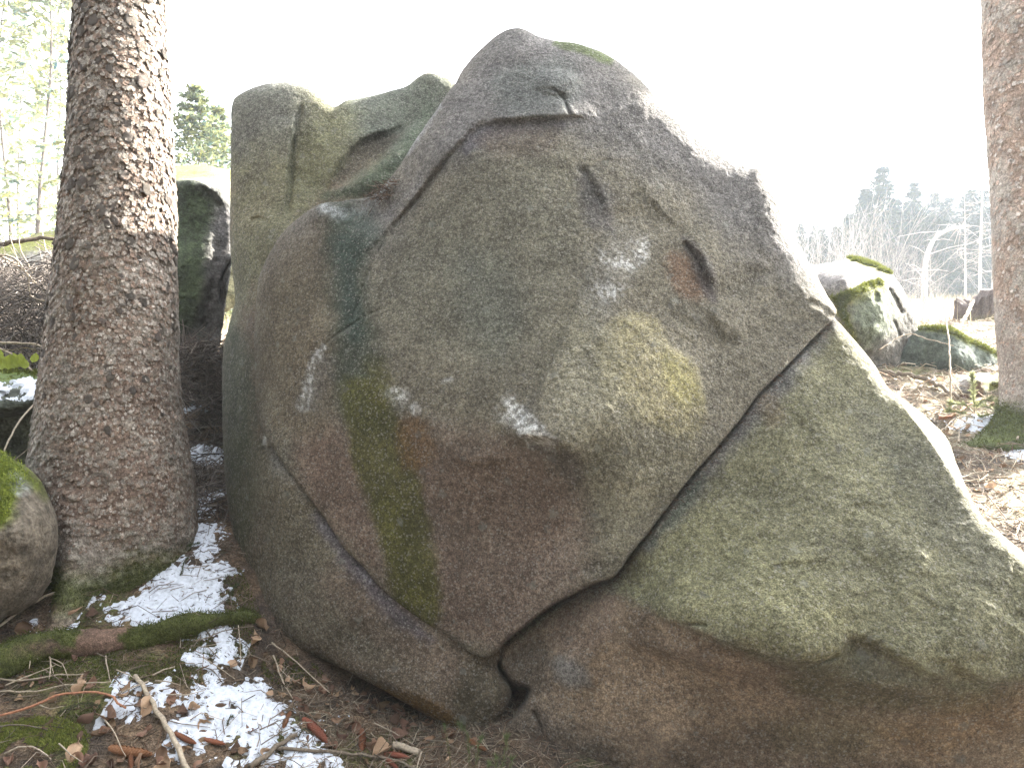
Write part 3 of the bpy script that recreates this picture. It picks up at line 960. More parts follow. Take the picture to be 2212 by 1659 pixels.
left_rock, left_info = small_rock('mossy_boulder', 'small rounded boulder with bright green moss cap left of the spruce foot',
    [(-160, 960, .1), (-60, 962, .1), (0, 972, .08), (30, 992, .08), (60, 1010, .08), (85, 1035, .1), (105, 1070, .12), (120, 1110, .14), (125, 1150, .14), (122, 1200, .14), (110, 1250, .14), (85, 1295, .14),
     (40, 1325, .14), (0, 1345, .14), (-30, 1420, .14), (-100, 1450, .14), (-180, 1400, .14), (-200, 1100, .14)],
    [(-100, 990, 3.5), (20, 1000, 3.42), (80, 1060, 3.36), (0, 1100, 3.2), (60, 1150, 3.2), (100, 1200, 3.3), (-100, 1150, 3.15), (0, 1280, 3.2), (60, 1290, 3.3), (-100, 1330, 3.2)],
    (.160, .140, .115),
    [area([(-200, 940), (10, 960), (70, 1020), (100, 1070), (60, 1045), (40, 1060), (30, 1110), (0, 1140), (-100, 1180), (-200, 1150)], MOSSG, 14, .95, 10),
     area([(-100, 980), (0, 990), (20, 1040), (0, 1110), (-80, 1130)], (.16, .19, .03), 20, .6, 14), stroke([(25, 1030), (45, 1055)], 14, (.4, .42, .42), 10, .6, 12, .6)],
    .5, 21)

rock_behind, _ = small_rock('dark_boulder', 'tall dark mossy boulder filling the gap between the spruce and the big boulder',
    [(330, 420, .05), (385, 392, .06), (420, 390, .05), (455, 402, .05), (490, 420, .08), (505, 470, .05), (502, 520, .05), (500, 575, .05), (494, 610, .05), (485, 680, .05), (475, 740, .05), (465, 800, .05), (460, 930, .05), (390, 960, .05), (330, 930, .05)],
    [(340, 450, 6.0), (400, 410, 5.85), (480, 430, 5.95), (400, 550, 5.75), (450, 550, 5.78), (490, 560, 5.76), (400, 700, 5.7), (440, 700, 5.74), (470, 720, 5.72), (400, 800, 5.7), (400, 950, 5.7), (460, 930, 5.8)],
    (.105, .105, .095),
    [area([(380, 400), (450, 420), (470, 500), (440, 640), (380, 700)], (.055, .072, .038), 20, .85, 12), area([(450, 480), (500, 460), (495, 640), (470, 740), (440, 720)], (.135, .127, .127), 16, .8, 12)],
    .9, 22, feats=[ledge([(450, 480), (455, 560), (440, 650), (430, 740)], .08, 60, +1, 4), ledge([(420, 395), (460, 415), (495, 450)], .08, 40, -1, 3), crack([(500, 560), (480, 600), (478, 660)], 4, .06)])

rock_lit, _ = small_rock('sunlit_boulder', 'low boulder with sunlit moss on top behind the dark boulder in the gap',
    [(300, 372, .2), (380, 360, .2), (440, 358, .2), (500, 368, .2), (560, 380, .2), (580, 450, .2), (570, 620, .2), (400, 700, .2), (300, 660, .2), (270, 420, .2)],
    [(300, 390, 9.4), (400, 365, 9.6), (500, 380, 9.5), (400, 400, 8.3), (480, 410, 8.2), (400, 470, 7.8), (500, 480, 7.8), (400, 690, 7.7), (540, 600, 7.8), (300, 600, 7.8)],
    (.30, .29, .20), [area([(300, 350), (560, 350), (560, 385), (300, 380)], (.24, .25, .09), 8, .8, 8)], 1.2, 23)

rock_brush, _ = small_rock('mossy_boulder', 'broad boulder with mossy top rising behind the brush pile at the left edge',
    [(-120, 560, .2), (-40, 535, .2), (20, 522, .15), (70, 508, .15), (110, 500, .15), (160, 502, .15), (230, 520, .2), (260, 600, .2), (240, 860, .2), (100, 930, .2), (-120, 900, .2)],
    [(-80, 570, 8.7), (60, 520, 8.8), (150, 515, 8.8), (60, 560, 8.1), (150, 570, 8.1), (60, 700, 7.8), (150, 700, 7.8), (-80, 700, 7.9), (100, 930, 7.8), (-100, 900, 7.8)],
    (.25, .235, .21), [area([(-100, 520), (60, 500), (240, 490), (240, 540), (60, 545), (-100, 570)], (.24, .245, .07), 10, .85, 12)], 1.2, 24)

ledge_rock, ledge_info = small_rock('flat_rock', 'flat rock ledge with moss rim and melting snow left of the spruce trunk',
    [(-140, 800, .06), (-40, 797, .06), (20, 799, .05), (60, 803, .05), (110, 806, .05), (122, 840, .05), (122, 900, .05), (110, 1000, .06), (10, 1040, .06), (-60, 1050, .06), (-140, 1040, .06)],
    [(-100, 810, 5.3), (0, 806, 5.3), (90, 812, 5.3), (0, 850, 4.7), (90, 848, 4.75), (0, 890, 4.62), (70, 872, 4.66), (-100, 860, 4.7), (0, 1030, 4.62), (100, 990, 4.66), (-120, 1030, 4.65)],
    (.130, .140, .115), [area([(-140, 790), (80, 795), (110, 815), (0, 828), (-140, 830)], (.12, .16, .05), 8, .9, 6)], .8, 25,
    feats=[ledge([(-260, 897), (-100, 897), (0, 896), (60, 885), (100, 870), (180, 845)], -.34, 1e5, +1, 3)])

rock_right, rr_info = small_rock('lichen_boulder', 'blocky boulder draped with yellow moss right behind the big boulder',
    [(1640, 600, .06), (1700, 570, .06), (1760, 572, .06), (1800, 566, .06), (1835, 558, .06), (1865, 562, .08), (1895, 575, .06), (1925, 590, .06), (1945, 615, .06), (1965, 650, .06), (1982, 690, .06), (1985, 712, .06),
     (1965, 735, .06), (1950, 765, .06), (1930, 830, .06), (1860, 860, .06), (1780, 860, .06), (1640, 840, .06)],
    [(1700, 590, 7.5), (1760, 578, 7.9), (1835, 562, 8.3), (1830, 580, 7.42), (1900, 592, 7.5), (1780, 600, 7.30), (1880, 615, 7.25), (1780, 640, 7.15), (1860, 650, 7.1), (1930, 640, 7.3), (1970, 700, 7.5), (1900, 720, 7.1), (1820, 720, 7.05), (1850, 765, 7.2), (1940, 745, 7.35), (1700, 720, 7.2), (1860, 860, 7.2), (1700, 830, 7.2), (1930, 820, 7.3)],
    (.170, .160, .142),
    [area([(1760, 570), (1900, 570), (1940, 600), (1900, 618), (1780, 625)], (.20, .185, .185), 16, .7, 12), area([(1790, 640), (1850, 618), (1900, 600), (1910, 630), (1880, 650), (1830, 660), (1850, 720), (1860, 740), (1840, 740), (1800, 660)], (.19, .19, .055), 10, .9, 12),
     area([(1850, 650), (1920, 640), (1930, 700), (1880, 750), (1850, 740)], (.155, .185, .125), 18, .7, 14), area([(1825, 556), (1870, 558), (1930, 590), (1880, 580)], (.20, .20, .045), 6, .9, 6)],
    1.6, 26, feats=[crack([(1918, 620), (1935, 650), (1950, 680)], 5, .06), bump(1892, 642, 8, 12, -.05, 2), ledge([(1780, 640), (1850, 625), (1910, 615)], .07, 60, +1, 4), crack([(1930, 690), (1945, 730)], 3, .04)])

rock_low, rl_info = small_rock('low_boulder', 'low wedge shaped boulder with green moss ridge between the blocky boulder and the right trunk',
    [(1952, 752, .06), (1962, 735, .06), (1980, 715, .06), (2000, 708, .05), (2040, 708, .05), (2060, 715, .05), (2085, 732, .05), (2120, 745, .05), (2150, 760, .05), (2180, 778, .06), (2230, 800, .08), (2220, 812, .08), (2200, 870, .08), (2040, 880, .08), (1960, 860, .08), (1935, 790, .08)],
    [(1975, 735, 7.42), (2030, 714, 7.4), (2090, 742, 7.3), (2170, 780, 7.4), (1990, 760, 7.35), (2060, 760, 7.2), (2130, 785, 7.25), (2020, 785, 7.3), (2210, 800, 7.6), (2040, 880, 7.2), (2190, 870, 7.3)],
    (.100, .118, .100), [stroke([(1990, 709), (2050, 712), (2090, 735), (2150, 762), (2200, 790)], [8, 8, 6, 7, 7], (.17, .19, .035), 7, .95, 6)], .9, 27,
    feats=[ledge([(2000, 790), (2060, 760), (2085, 738)], .06, 60, +1, 4)])

rock_log, _ = small_rock('grey_rock', 'grey flat rock with moss patches lying left of the right trunk foot',
    [(2030, 838, .02), (2040, 822, .02), (2065, 810, .02), (2100, 800, .02), (2140, 795, .02), (2200, 790, .02), (2240, 800, .02), (2240, 930, .02), (2180, 942, .02), (2100, 930, .02), (2045, 890, .02)],
    [(2050, 830, 6.9), (2110, 803, 7.3), (2200, 794, 7.3), (2110, 818, 6.78), (2200, 812, 6.78), (2090, 840, 6.72), (2160, 840, 6.7), (2120, 862, 6.7), (2220, 850, 6.72), (2100, 930, 6.7), (2230, 930, 6.7)],
    (.24, .225, .21), [area([(2110, 812), (2160, 806), (2165, 835), (2120, 850)], (.10, .11, .03), 8, .9, 8), stroke([(2080, 803), (2140, 796), (2180, 792)], 5, (.24, .25, .06), 5, .9, 5), area([(2090, 830), (2120, 825), (2125, 858), (2095, 858)], (.16, .095, .07), 6, .7, 6)], .5, 28, feats=[ledge([(2040, 835), (2090, 822), (2150, 828), (2240, 820)], .12, 60, -1, 3), crack([(2095, 800), (2100, 830), (2090, 865)], 4, .06), ledge([(2120, 800), (2130, 840), (2118, 880)], .10, 60, +1, 3)])



# ------------------------------------------------------------------ spruce trunks with bark plates
def worley(x, y, per, seed):
    """nearest and second nearest feature distance, cell random and offset; x wraps at `per` cells"""
    ix, iy = np.floor(x).astype(int), np.floor(y).astype(int)
    f1 = np.full(x.shape, 9.0)
    f2 = np.full(x.shape, 9.0)
    rv, oy, ox = np.zeros(x.shape), np.zeros(x.shape), np.zeros(x.shape)
    for dx in (-1, 0, 1):
        for dy in (-1, 0, 1):
            cx, cy = ix + dx, iy + dy
            hx = np.mod(cx, per)
            px = cx + 0.02 + 0.96 * _h(hx, cy + 500, hx * 0, seed)
            py = cy + 0.02 + 0.96 * _h(hx, cy + 500, hx * 0 + 1, seed)
            d = np.sqrt((x - px) ** 2 + (y - py) ** 2)
            r = _h(hx, cy + 500, hx * 0 + 2, seed)
            m = d < f1
            f2 = np.where(m, f1, np.minimum(f2, d))
            rv = np.where(m, r, rv)
            oy = np.where(m, y - py, oy)
            ox = np.where(m, x - px, ox)
            f1 = np.where(m, d, f1)
    return f1, f2, rv, ox, oy


def trunk_mesh(name, prof, depth, zs, nth, lobes, seed, cell, base_z, cols, moss, deep=1.0):
    """prof: (v, centre u, radius px) along the stem as seen; turned into metres at `depth`"""
    pv = np.array(prof, float)
    zz = CZ + (CY - pv[:, 0]) / F * depth
    o = np.argsort(zz)
    zz, xc, rr = zz[o], ((pv[:, 1] - CX) / F * depth)[o], (pv[:, 2] * depth / F)[o]
    th = np.linspace(0, 2 * math.pi, nth, endpoint=False)
    TH, Z = np.meshgrid(th, zs)
    R = np.interp(Z, zz, rr, right=rr[-1])
    R = np.where(Z > zz[-1], rr[-1] - (Z - zz[-1]) * 0.012, R)
    XC = np.interp(Z, zz, xc)
    slope = (xc[-1] - xc[-4]) / (zz[-1] - zz[-4])
    XC = np.where(Z > zz[-1], xc[-1] + (Z - zz[-1]) * slope, XC)
    for (a, w, h, amp) in lobes:              # root buttresses: bearing, angular width, height, outward reach
        da = np.angle(np.exp(1j * (TH - a)))
        R = R + amp * np.exp(-(da / w) ** 2) * np.exp(-np.maximum(Z - base_z, 0) / h)
    t = th[None] + 0 * Z
    P = np.stack([np.cos(t) * 0.3, np.sin(t) * 0.3, Z], -1).reshape(-1, 3)
    low = fbm(P, 3.0, 3, seed).reshape(R.shape)
    R = R + 0.010 * low
    wx = (0.7 * fbm(P, 14, 2, seed + 3)).reshape(R.shape)
    wy = (0.9 * fbm(P, 14, 2, seed + 4)).reshape(R.shape)
    disp, rnd_c, edge = 0, 0, 0
    hmix = sstep(1.2, 2.4, Z + 0.25 * low)
    for (cw, w, sd) in ((cell, hmix, seed + 1), (cell * 0.62, 1 - hmix, seed + 2)):
        per = max(8, int(2 * math.pi * rr.mean() / cw))
        f1, f2, rv, ox, oy = worley(TH / (2 * math.pi) * per + wx, Z / (cw * 1.05) + wy, per, sd)
        e = sstep(0.01, 0.13, f2 - f1)
        k = cw / 0.05
        d = k * (0.007 * rv + 0.004 * e - 0.011 * oy)
        disp = disp + w * d
        rnd_c = rnd_c + w * rv
        edge = edge + w * e
    fine = fbm(P, 55, 3, seed + 9).reshape(R.shape)
    mid = fbm(P, 24, 3, seed + 12).reshape(R.shape)
    R = R + deep * (disp + 0.004 * fine + 0.006 * mid)
    X = XC + R * np.cos(TH)
    Y = depth + R * np.sin(TH)
    V = np.stack([X, Y, Z], -1).reshape(-1, 3)
    n = nth
    m = len(zs)
    i = np.arange(m - 1)[:, None] * n
    j = np.arange(n)[None]
    j2 = (j + 1) % n
    q = np.stack([i + j, i + j2, i + n + j2, i + n + j], -1).reshape(-1, 4)
    big = fbm(P, 4.0, 4, seed + 20).reshape(R.shape)
    c = np.array(cols[0]) + (np.array(cols[1]) - np.array(cols[0])) * sstep(-0.35, 0.45, big + 0.5 * (rnd_c - 0.5))[..., None]
    c = c * (0.85 + 0.3 * rnd_c)[..., None]
    c = c * (0.75 + 0.25 * edge)[..., None]
    lic = sstep(0.55, 0.9, rnd_c + 0.5 * fine) * 0.5
    c = c + (np.array([0.20, 0.19, 0.165]) - c) * lic[..., None]
    mm = moss(TH, Z, big, fine)
    c = c + (np.array([0.06, 0.075, 0.02]) * (1 + 0.6 * fine[..., None]) - c) * mm[..., None]
    me = mesh_np(name, V, [q], np.clip(c.reshape(-1, 3), 0.01, 0.6))
    return me, (V.reshape(m, n, 3), mm)


DT = 3.95
T_PROF = [(a, b, c - 13) for a, b, c in [(-200, 262, 92), (0, 262, 98), (200, 262, 110), (400, 259, 121), (550, 254, 130), (680, 248, 138), (760, 244, 144), (880, 240, 155), (960, 240, 165), (1040, 246, 174), (1120, 250, 176), (1240, 254, 176), (1400, 258, 178)]]
tb = P3(252, 1290, DT)
spruce = tag(empty('spruce_tree', (tb.x, DT, 0.4)), 'large scaly spruce trunk, sunlit along its upper right side, left of the big boulder', 'tree')


def t_moss(TH, Z, big, fine):
    left = np.exp(-(np.angle(np.exp(1j * (TH - math.pi * 1.02))) / 0.42) ** 2)
    a = left * sstep(1.7, 0.9, Z + 0.3 * big)
    front = sstep(0.84, 0.60, Z + 0.22 * big + 0.08 * fine)
    return np.clip(np.maximum(a * 0.85, front * sstep(-0.35, 0.15, big + 0.15) * 0.85), 0, 0.9)


zs = np.concatenate([np.arange(0.0, 3.7, 0.0075), np.linspace(3.7, 11, 60)])
trunk_me, (TV, TM) = trunk_mesh('trunk', T_PROF, DT, zs, 300, [(-1.58, .19, .20, .24), (math.pi + .15, .5, .22, .10), (-.35, .4, .26, .08)], 31, 0.042, 0.42,
                                ((.145, .104, .082), (.19, .168, .145)), t_moss)
TV0 = TV.copy()
trunk_me.transform(Matrix.Translation(-spruce.location))
trunk = obj('trunk', trunk_me, M_BARK, spruce)

# single bark plates that lift off the upper trunk
sc_v = []
for a in range(5):
    for b in range(5):
        u, v = (a / 4 - .5), (b / 4 - .5)
        k = math.sqrt(max(0, 1 - (abs(u * 2) ** 3.0) * 0.35))
        sc_v.append((u * (1 - .25 * abs(v) * 2) * k, -0.10 * (0.25 - u * u) * 2 - .16 * max(0, -v) ** 1.5, v * (1 - .3 * (2 * u) ** 2)))
sc_f = [(a * 5 + b, (a + 1) * 5 + b, (a + 1) * 5 + b + 1, a * 5 + b + 1) for a in range(4) for b in range(4)]
M_SCALE = simple_mat('bark_plate', (.21, .18, .155), rough=0.9, var=0.2, noise=60, bump=0.2)
plate_mes = []
for k in range(4):
    vv = np.array(sc_v) * (1, 1, 1) + RNG.normal(size=(25, 3)) * (.05, .02, .05)
    top = vv.copy()
    bot = vv + (0, .07, 0)
    fs = np.array(sc_f)
    rim = [0, 1, 2, 3, 4, 9, 14, 19, 24, 23, 22, 21, 20, 15, 10, 5]
    side = np.array([(rim[i], rim[(i + 1) % 16], rim[(i + 1) % 16] + 25, rim[i] + 25) for i in range(16)])
    me = mesh_np('bark_plate', np.vstack([top, bot]), [fs, fs[:, ::-1] + 25, side])
    me.materials.append(M_SCALE)
    plate_mes.append(me)
npl = 0
for k in range(900):
    z = 1.25 + 2.3 * rnd.random()
    if rnd.random() > 0.35 + 0.35 * z / 2:
        continue
    a = rnd.uniform(-math.pi * 1.06, 0.06 * math.pi)
    if npl >= 230:
        break
    ii = int(np.argmin(abs(zs - z)))
    jj = int((a % (2 * math.pi)) / (2 * math.pi) * 300) % 300
    p = TV0[ii, jj]
    o = obj('bark_plate', plate_mes[npl % 4], None, spruce)
    s = rnd.uniform(.028, .052) * (0.55 + 0.25 * z)
    o.matrix_local = (Matrix.Translation(Vector(p) - spruce.location + Vector((math.cos(a), math.sin(a), 0)) * 0.003) @ Matrix.Rotation(a + math.pi / 2, 4, 'Z')
                      @ Matrix.Rotation(rnd.uniform(-.5, .5), 4, 'Y') @ Matrix.Rotation(rnd.uniform(-.12, .10), 4, 'X') @ Matrix.Diagonal((s, s * .8, s * rnd.uniform(.8, 1.25), 1)))
    npl += 1

# loose bark flakes too small to pick apart, curled away from the stem at their lower edge
def flakes(name, V, nrm, a_ok, n, size, cols, parent):
    m, k = V.shape[:2]
    ii, jj = RNG.integers(2, m - 2, n * 2), RNG.integers(0, k, n * 2)
    ok = a_ok(V[ii, jj])
    ii, jj = ii[ok][:n], jj[ok][:n]
    P, Nn = V[ii, jj], nrm[ii, jj]
    up = np.array([0, 0, 1.0]) + .35 * RNG.normal(size=P.shape)
    S = np.cross(up, Nn)
    S /= np.linalg.norm(S, axis=1)[:, None]
    U = np.cross(Nn, S)
    z = P[:, 2:3]
    s = size * RNG.uniform(.5, 1.5, (len(P), 1)) * (.7 + .22 * np.clip(z, 0, 3.5))
    lift = RNG.uniform(.02, .42, (len(P), 1))
    w = RNG.uniform(.45, .95, (len(P), 1))
    rows = [P + U * s * .8 + S * s * w * q - Nn * .001 for q in (-.6, .6)] + [P + S * s * w * q + Nn * s * .16 for q in (-1, 1)] + [P - U * s * .8 + S * s * w * q * .8 + Nn * s * (.12 + lift) for q in (-1, 1)]
    VV = np.stack(rows, 1).reshape(-1, 3)
    b = (np.arange(len(P)) * 6)[:, None]
    f = np.vstack([np.hstack([b + 2, b + 3, b + 1, b]), np.hstack([b + 4, b + 5, b + 3, b + 2])])
    pal = np.array(cols)
    C = np.repeat(pal[RNG.integers(0, len(pal), len(P))] * RNG.uniform(.7, 1.35, (len(P), 1)), 6, axis=0)
    o = obj(name, mesh_np(name, VV - np.array(parent.location), [f], C, False), M_BARK, parent)
    o['kind'] = 'stuff'


def grid_normals(V):
    nrm = np.cross(np.gradient(V, axis=1), np.gradient(V, axis=0))
    return nrm / (np.linalg.norm(nrm, axis=2)[..., None] + 1e-12)


def rad_normals(V, n):
    a = np.linspace(0, 2 * math.pi, n, endpoint=False)
    r = np.stack([np.cos(a), np.sin(a), 0 * a], -1)
    return np.broadcast_to(r[None], V.shape)


flakes('bark_flakes', TV0, rad_normals(TV0, 300), lambda P: (P[:, 1] < DT + .05) * (P[:, 2] < 3.6) * (P[:, 2] > .75), 24000, .0078, [(.15, .108, .085), (.20, .177, .152), (.24, .215, .19), (.165, .13, .105)], spruce)

# surface roots of the big spruce
def root_mesh(name, pts, radii, col, sides=18, seed=1):
    p = catmull([(a[0], a[1], a[2], r) for a, r in zip(pts, radii)], 0.02, False)
    mb = MB()
    n = len(p)
    mb.tube(p[:, :3], p[:, 3], None, sides, col, True, 0.04)
    me = mb.mesh(name)
    co = np.empty(len(me.vertices) * 3, np.float32)
    me.vertices.foreach_get('co', co)
    co = co.reshape(-1, 3).astype(float)
    co += .030 * np.stack([fbm(co, 7, 3, seed + 30 + q) for q in range(3)], -1)
    co[:, 2] -= .018 + .018 * fbm(co, 5, 2, seed + 44)
    me.vertices.foreach_set('co', co.astype(np.float32).ravel())
    nn = fbm(co, 9, 4, seed)
    nf = fbm(co, 30, 3, seed + 1)
    c = np.array(col) * (1 + .4 * nf[:, None])
    return me, co, nn, nf, c


def set_col(me, c):
    a = np.ones((len(me.vertices), 4), np.float32)
    a[:, :3] = np.clip(c, .005, .7)
    me.color_attributes['Col'].data.foreach_set('color', a.ravel())


def root_pts(lst):
    out = []
    for (u, v, up) in lst:
        g = ray_ground(u, v)
        out.append((g.x, g.y, g.z + up))
    return out


rp = root_pts([(-140, 1480, .01), (-40, 1455, .03), (60, 1425, .045), (150, 1405, .045), (240, 1392, .035), (330, 1380, .04), (420, 1362, .04), (490, 1345, .02), (545, 1335, -.02)])
rme, rco, rn, rf, rc = root_mesh('root', rp, [.06, .066, .066, .058, .046, .050, .05, .042, .03], (.105, .075, .055), seed=41)
rc = np.where((np.exp(-((rco[:, 0] - rp[4][0]) / .13) ** 2) > .55 + .5 * rf)[:, None], np.array([.120, .078, .058]) * (1 + .4 * rf[:, None]), rc)
mossw = sstep(-.35, .1, rn + .25) * (np.exp(-((rco[:, 0] - rp[4][0] + .03) / .14) ** 2) < .5 + .6 * rn)
rc = rc + (np.array([.055, .068, .016]) * (1 + .5 * rf[:, None]) - rc) * (.9 * mossw)[:, None]
set_col(rme, rc)
rme.transform(Matrix.Translation(-spruce.location))
root1 = obj('root', rme, M_BARK, spruce)
root1['label'] = 'long moss covered surface root with a bare reddish stretch'
ROOT_MOSS = (rco, mossw)

# right trunk
DR = 6.0
R_PROF = [(-200, 2228, 96), (0, 2232, 97), (200, 2238, 98), (400, 2254, 99), (550, 2260, 99), (680, 2266, 100), (800, 2276, 101), (880, 2280, 104), (930, 2282, 108), (1000, 2284, 112), (1060, 2284, 114)]
rb = P3(2282, 960, DR)
spruce2 = tag(empty('spruce_tree', (rb.x, DR, 1.0)), 'spruce trunk cut off by the right edge, reddish grey bark and mossy green foot', 'tree')


def r_moss(TH, Z, big, fine):
    return np.clip(sstep(1.46, 1.30, Z + 0.10 * big), 0, 0.95)


zs2 = np.concatenate([np.arange(0.6, 5.0, 0.012), np.linspace(5.0, 13, 60)])
t2me, (TV2, TM2) = trunk_mesh('trunk', R_PROF, DR, zs2, 260, [(math.pi + .3, .55, .15, .42), (-1.8, .45, .14, .30), (-.6, .5, .2, .2)], 61, 0.050, 1.06, ((.235, .170, .135), (.26, .225, .20)), r_moss, deep=.4)
flakes('bark_flakes', TV2, rad_normals(TV2, 260), lambda P: (P[:, 1] < DR + .05) * (P[:, 2] < 4.9) * (P[:, 2] > 1.4), 2600, .012, [(.24, .175, .14), (.28, .245, .22)], spruce2)
t2me.transform(Matrix.Translation(-spruce2.location))
obj('trunk', t2me, M_BARK, spruce2)

# grey stump further up the slope
st = P3(2112, 724, 10.6)
stump = tag(empty('tree_stump', st), 'dark weathered tree stump with broken top on the slope left of the right trunk', 'stump')
th = np.linspace(0, 2 * math.pi, 90, endpoint=False)
hz = np.linspace(-.35, 1, 46)
TH, H = np.meshgrid(th, hz)
topz = .50 + .10 * np.cos(TH - .4) + .05 * np.sin(3 * TH) + .035 * vnoise(np.stack([np.cos(TH) * 6, np.sin(TH) * 6, TH * 0], -1).reshape(-1, 3), 3).reshape(TH.shape)
Rr = .25 + .11 * np.exp(-np.maximum(H, 0) * 3.2) * (1 + .35 * np.cos(4 * TH + 1)) + .012 * np.sin(31 * TH + 4 * np.sin(H * 3)) + .01 * np.sin(17 * TH)
Pst = np.stack([Rr * np.cos(TH), Rr * np.sin(TH), H * topz], -1)
inner = Pst[-1] * (.72, .72, 1) + (0, 0, -.04)
inn2 = np.array([[0, 0, .30]])
Vs = np.vstack([Pst.reshape(-1, 3), inner, inn2])
n, m = 90, 46
i = np.arange(m - 1)[:, None] * n
j = np.arange(n)[None]
qs = np.stack([i + j, i + (j + 1) % n, i + n + (j + 1) % n, i + n + j], -1).reshape(-1, 4)
jj = np.arange(n)
qt = np.stack([(m - 1) * n + jj, (m - 1) * n + (jj + 1) % n, m * n + (jj + 1) % n, m * n + jj], -1)
tt = np.stack([m * n + jj, m * n + (jj + 1) % n, np.full(n, (m + 1) * n)], -1)
ns = fbm(Vs, 9, 4, 4)
cs = np.array([.085, .066, .060]) * (1 + .4 * ns[:, None])
wmo = sstep(.26, .08, Vs[:, 2] + .12 * ns) * sstep(-.2, .3, ns + .25)
cs = cs + (np.array([.17, .18, .03]) - cs) * (.9 * wmo)[:, None]
obj('bark', mesh_np('bark', Vs, [qs, qt, tt], np.clip(cs, .01, .6)), M_BARK, stump)

# ------------------------------------------------------------------ snow, moss, litter, sticks, leaves, cones
def snow_patch(name, label, poly, seed, thick=.016, dens=0.0, freq=18, res=.006, hole=None, group='patches of old snow'):
    pl = catmull(poly, 10, True)
    pts = [ray_ground(u, v) for u, v in pl]
    W = np.array([(p.x, p.y) for p in pts])
    x0, y0 = W.min(0) - .04
    x1, y1 = W.max(0) + .04
    X, Y = np.meshgrid(np.arange(x0, x1, res), np.arange(y0, y1, res))
    x, y = X.ravel(), Y.ravel()
    d, _, _, _, _ = path_info(x, y, W, True)
    sd = np.where(inside_poly(x, y, W), d, -d)
    if hole is not None:
        hw = np.array([(ray_ground(u, v).x, ray_ground(u, v).y) for u, v in hole])
        dh, _, _, _, _ = path_info(x, y, hw, True)
        sh = np.where(inside_poly(x, y, hw), -dh, dh)
        sd = np.minimum(sd, sh)
    g = ground_z(x, y)
    Pn = np.stack([x, y, 0 * x], -1)
    n1, n2 = fbm(Pn, freq, 3, seed), fbm(Pn, freq * 3.2, 2, seed + 5)
    t = np.clip(sd / .06, -2, 1) * .5 + .9 * n1 + .42 * n2 + dens + .05
    h = thick * (1 - np.exp(-np.maximum(t, 0) * 1.5)) + np.minimum(t, 0) * .02 + .003 * n2
    V = np.stack([x, y, g + h], -1)
    keep = (t > -.45).reshape(X.shape)
    cell = keep[:-1, :-1] & keep[1:, :-1] & keep[:-1, 1:] & keep[1:, 1:]
    a, b = np.where(cell)
    nn = X.shape[1]
    q = np.stack([a * nn + b, a * nn + b + 1, (a + 1) * nn + b + 1, (a + 1) * nn + b], -1)
    us, inv = np.unique(q, return_inverse=True)
    V = V[us]
    o0 = V.mean(0)
    me = mesh_np(name, V - o0, [inv.reshape(q.shape)])
    o = obj(name, me, M_SNOW, None, Vector(o0))
    tag(o, label, 'snow', group)
    return o


snow_patch('snow_patch', 'large lacy snow patch at the right foot of the big spruce', [(434, 1128), (470, 1150), (452, 1172), (452, 1222), (486, 1245), (462, 1283), (488, 1330), (472, 1358), (371, 1358), (277, 1334), (304, 1288), (304, 1228), (302, 1205), (335, 1172), (385, 1146)], 3, dens=.22,
           hole=[(372, 1205), (400, 1178), (430, 1176), (428, 1200), (395, 1222)])
snow_patch('snow_patch', 'bright snow patch between the cones in front of the boulder', [(439, 1507), (486, 1474), (530, 1474), (567, 1500), (592, 1522), (620, 1536), (645, 1578), (673, 1580), (704, 1624), (621, 1622), (600, 1600), (573, 1630), (523, 1642), (520, 1606), (400, 1592), (384, 1571), (415, 1531)], 4, dens=.2)
snow_patch('snow_patch', 'thin snow strip beside the pale stick above the bramble cane', [(266, 1472), (300, 1464), (340, 1478), (400, 1500), (360, 1512), (300, 1492)], 5, dens=.1)
snow_patch('snow_patch', 'narrow snow trail below the mossy root', [(415, 1428), (440, 1412), (465, 1380), (486, 1384), (472, 1412), (445, 1432)], 6, dens=.25)
snow_patch('snow_patch', 'small round snow lump right of the narrow snow trail', [(492, 1412), (500, 1402), (516, 1400), (512, 1412), (500, 1422)], 7, dens=.4)
snow_patch('snow_patch', 'snow patch cut by the bottom edge below the snow with cones', [(640, 1662), (655, 1640), (690, 1644), (730, 1658), (740, 1690), (660, 1690)], 8, dens=.25)
snow_patch('snow_patch', 'broken snow bits among leaves between mossy boulder and spruce', [(135, 1190), (165, 1180), (210, 1215), (216, 1270), (190, 1310), (150, 1300), (175, 1250), (165, 1215)], 9, dens=.05)
snow_patch('snow_patch', 'greyish snow remnant above the left end of the mossy root', [(60, 1370), (130, 1345), (200, 1350), (180, 1375), (90, 1388)], 10, dens=-.05)
snow_patch('snow_patch', 'thin snow below the bent red bramble cane', [(225, 1535), (262, 1520), (330, 1512), (330, 1530), (270, 1548), (235, 1552)], 11, dens=.05)
snow_patch('snow_patch', 'tiny snow patch high in the dark gap beside the spruce', [(420, 985), (440, 975), (470, 995), (466, 1008), (440, 1006)], 12, dens=.5, thick=.05)
snow_patch('snow_patch', 'small snow fleck at the top of the dark gap', [(412, 880), (430, 865), (448, 872), (440, 888)], 13, dens=.6, thick=.05)
snow_patch('snow_patch', 'row of snow flecks above the large lacy snow patch', [(425, 1085), (445, 1065), (470, 1070), (460, 1095), (440, 1115), (420, 1108)], 14, dens=.05)
snow_patch('snow_patch', 'sunlit snow strip in front of the mossy foot of the right trunk', [(2060, 925), (2100, 908), (2170, 905), (2175, 918), (2110, 930)], 15, dens=.4, res=.012)
snow_patch('snow_patch', 'snow patch at the right edge below the mossy trunk foot', [(2185, 985), (2205, 970), (2250, 968), (2250, 995)], 16, dens=.5, res=.012)
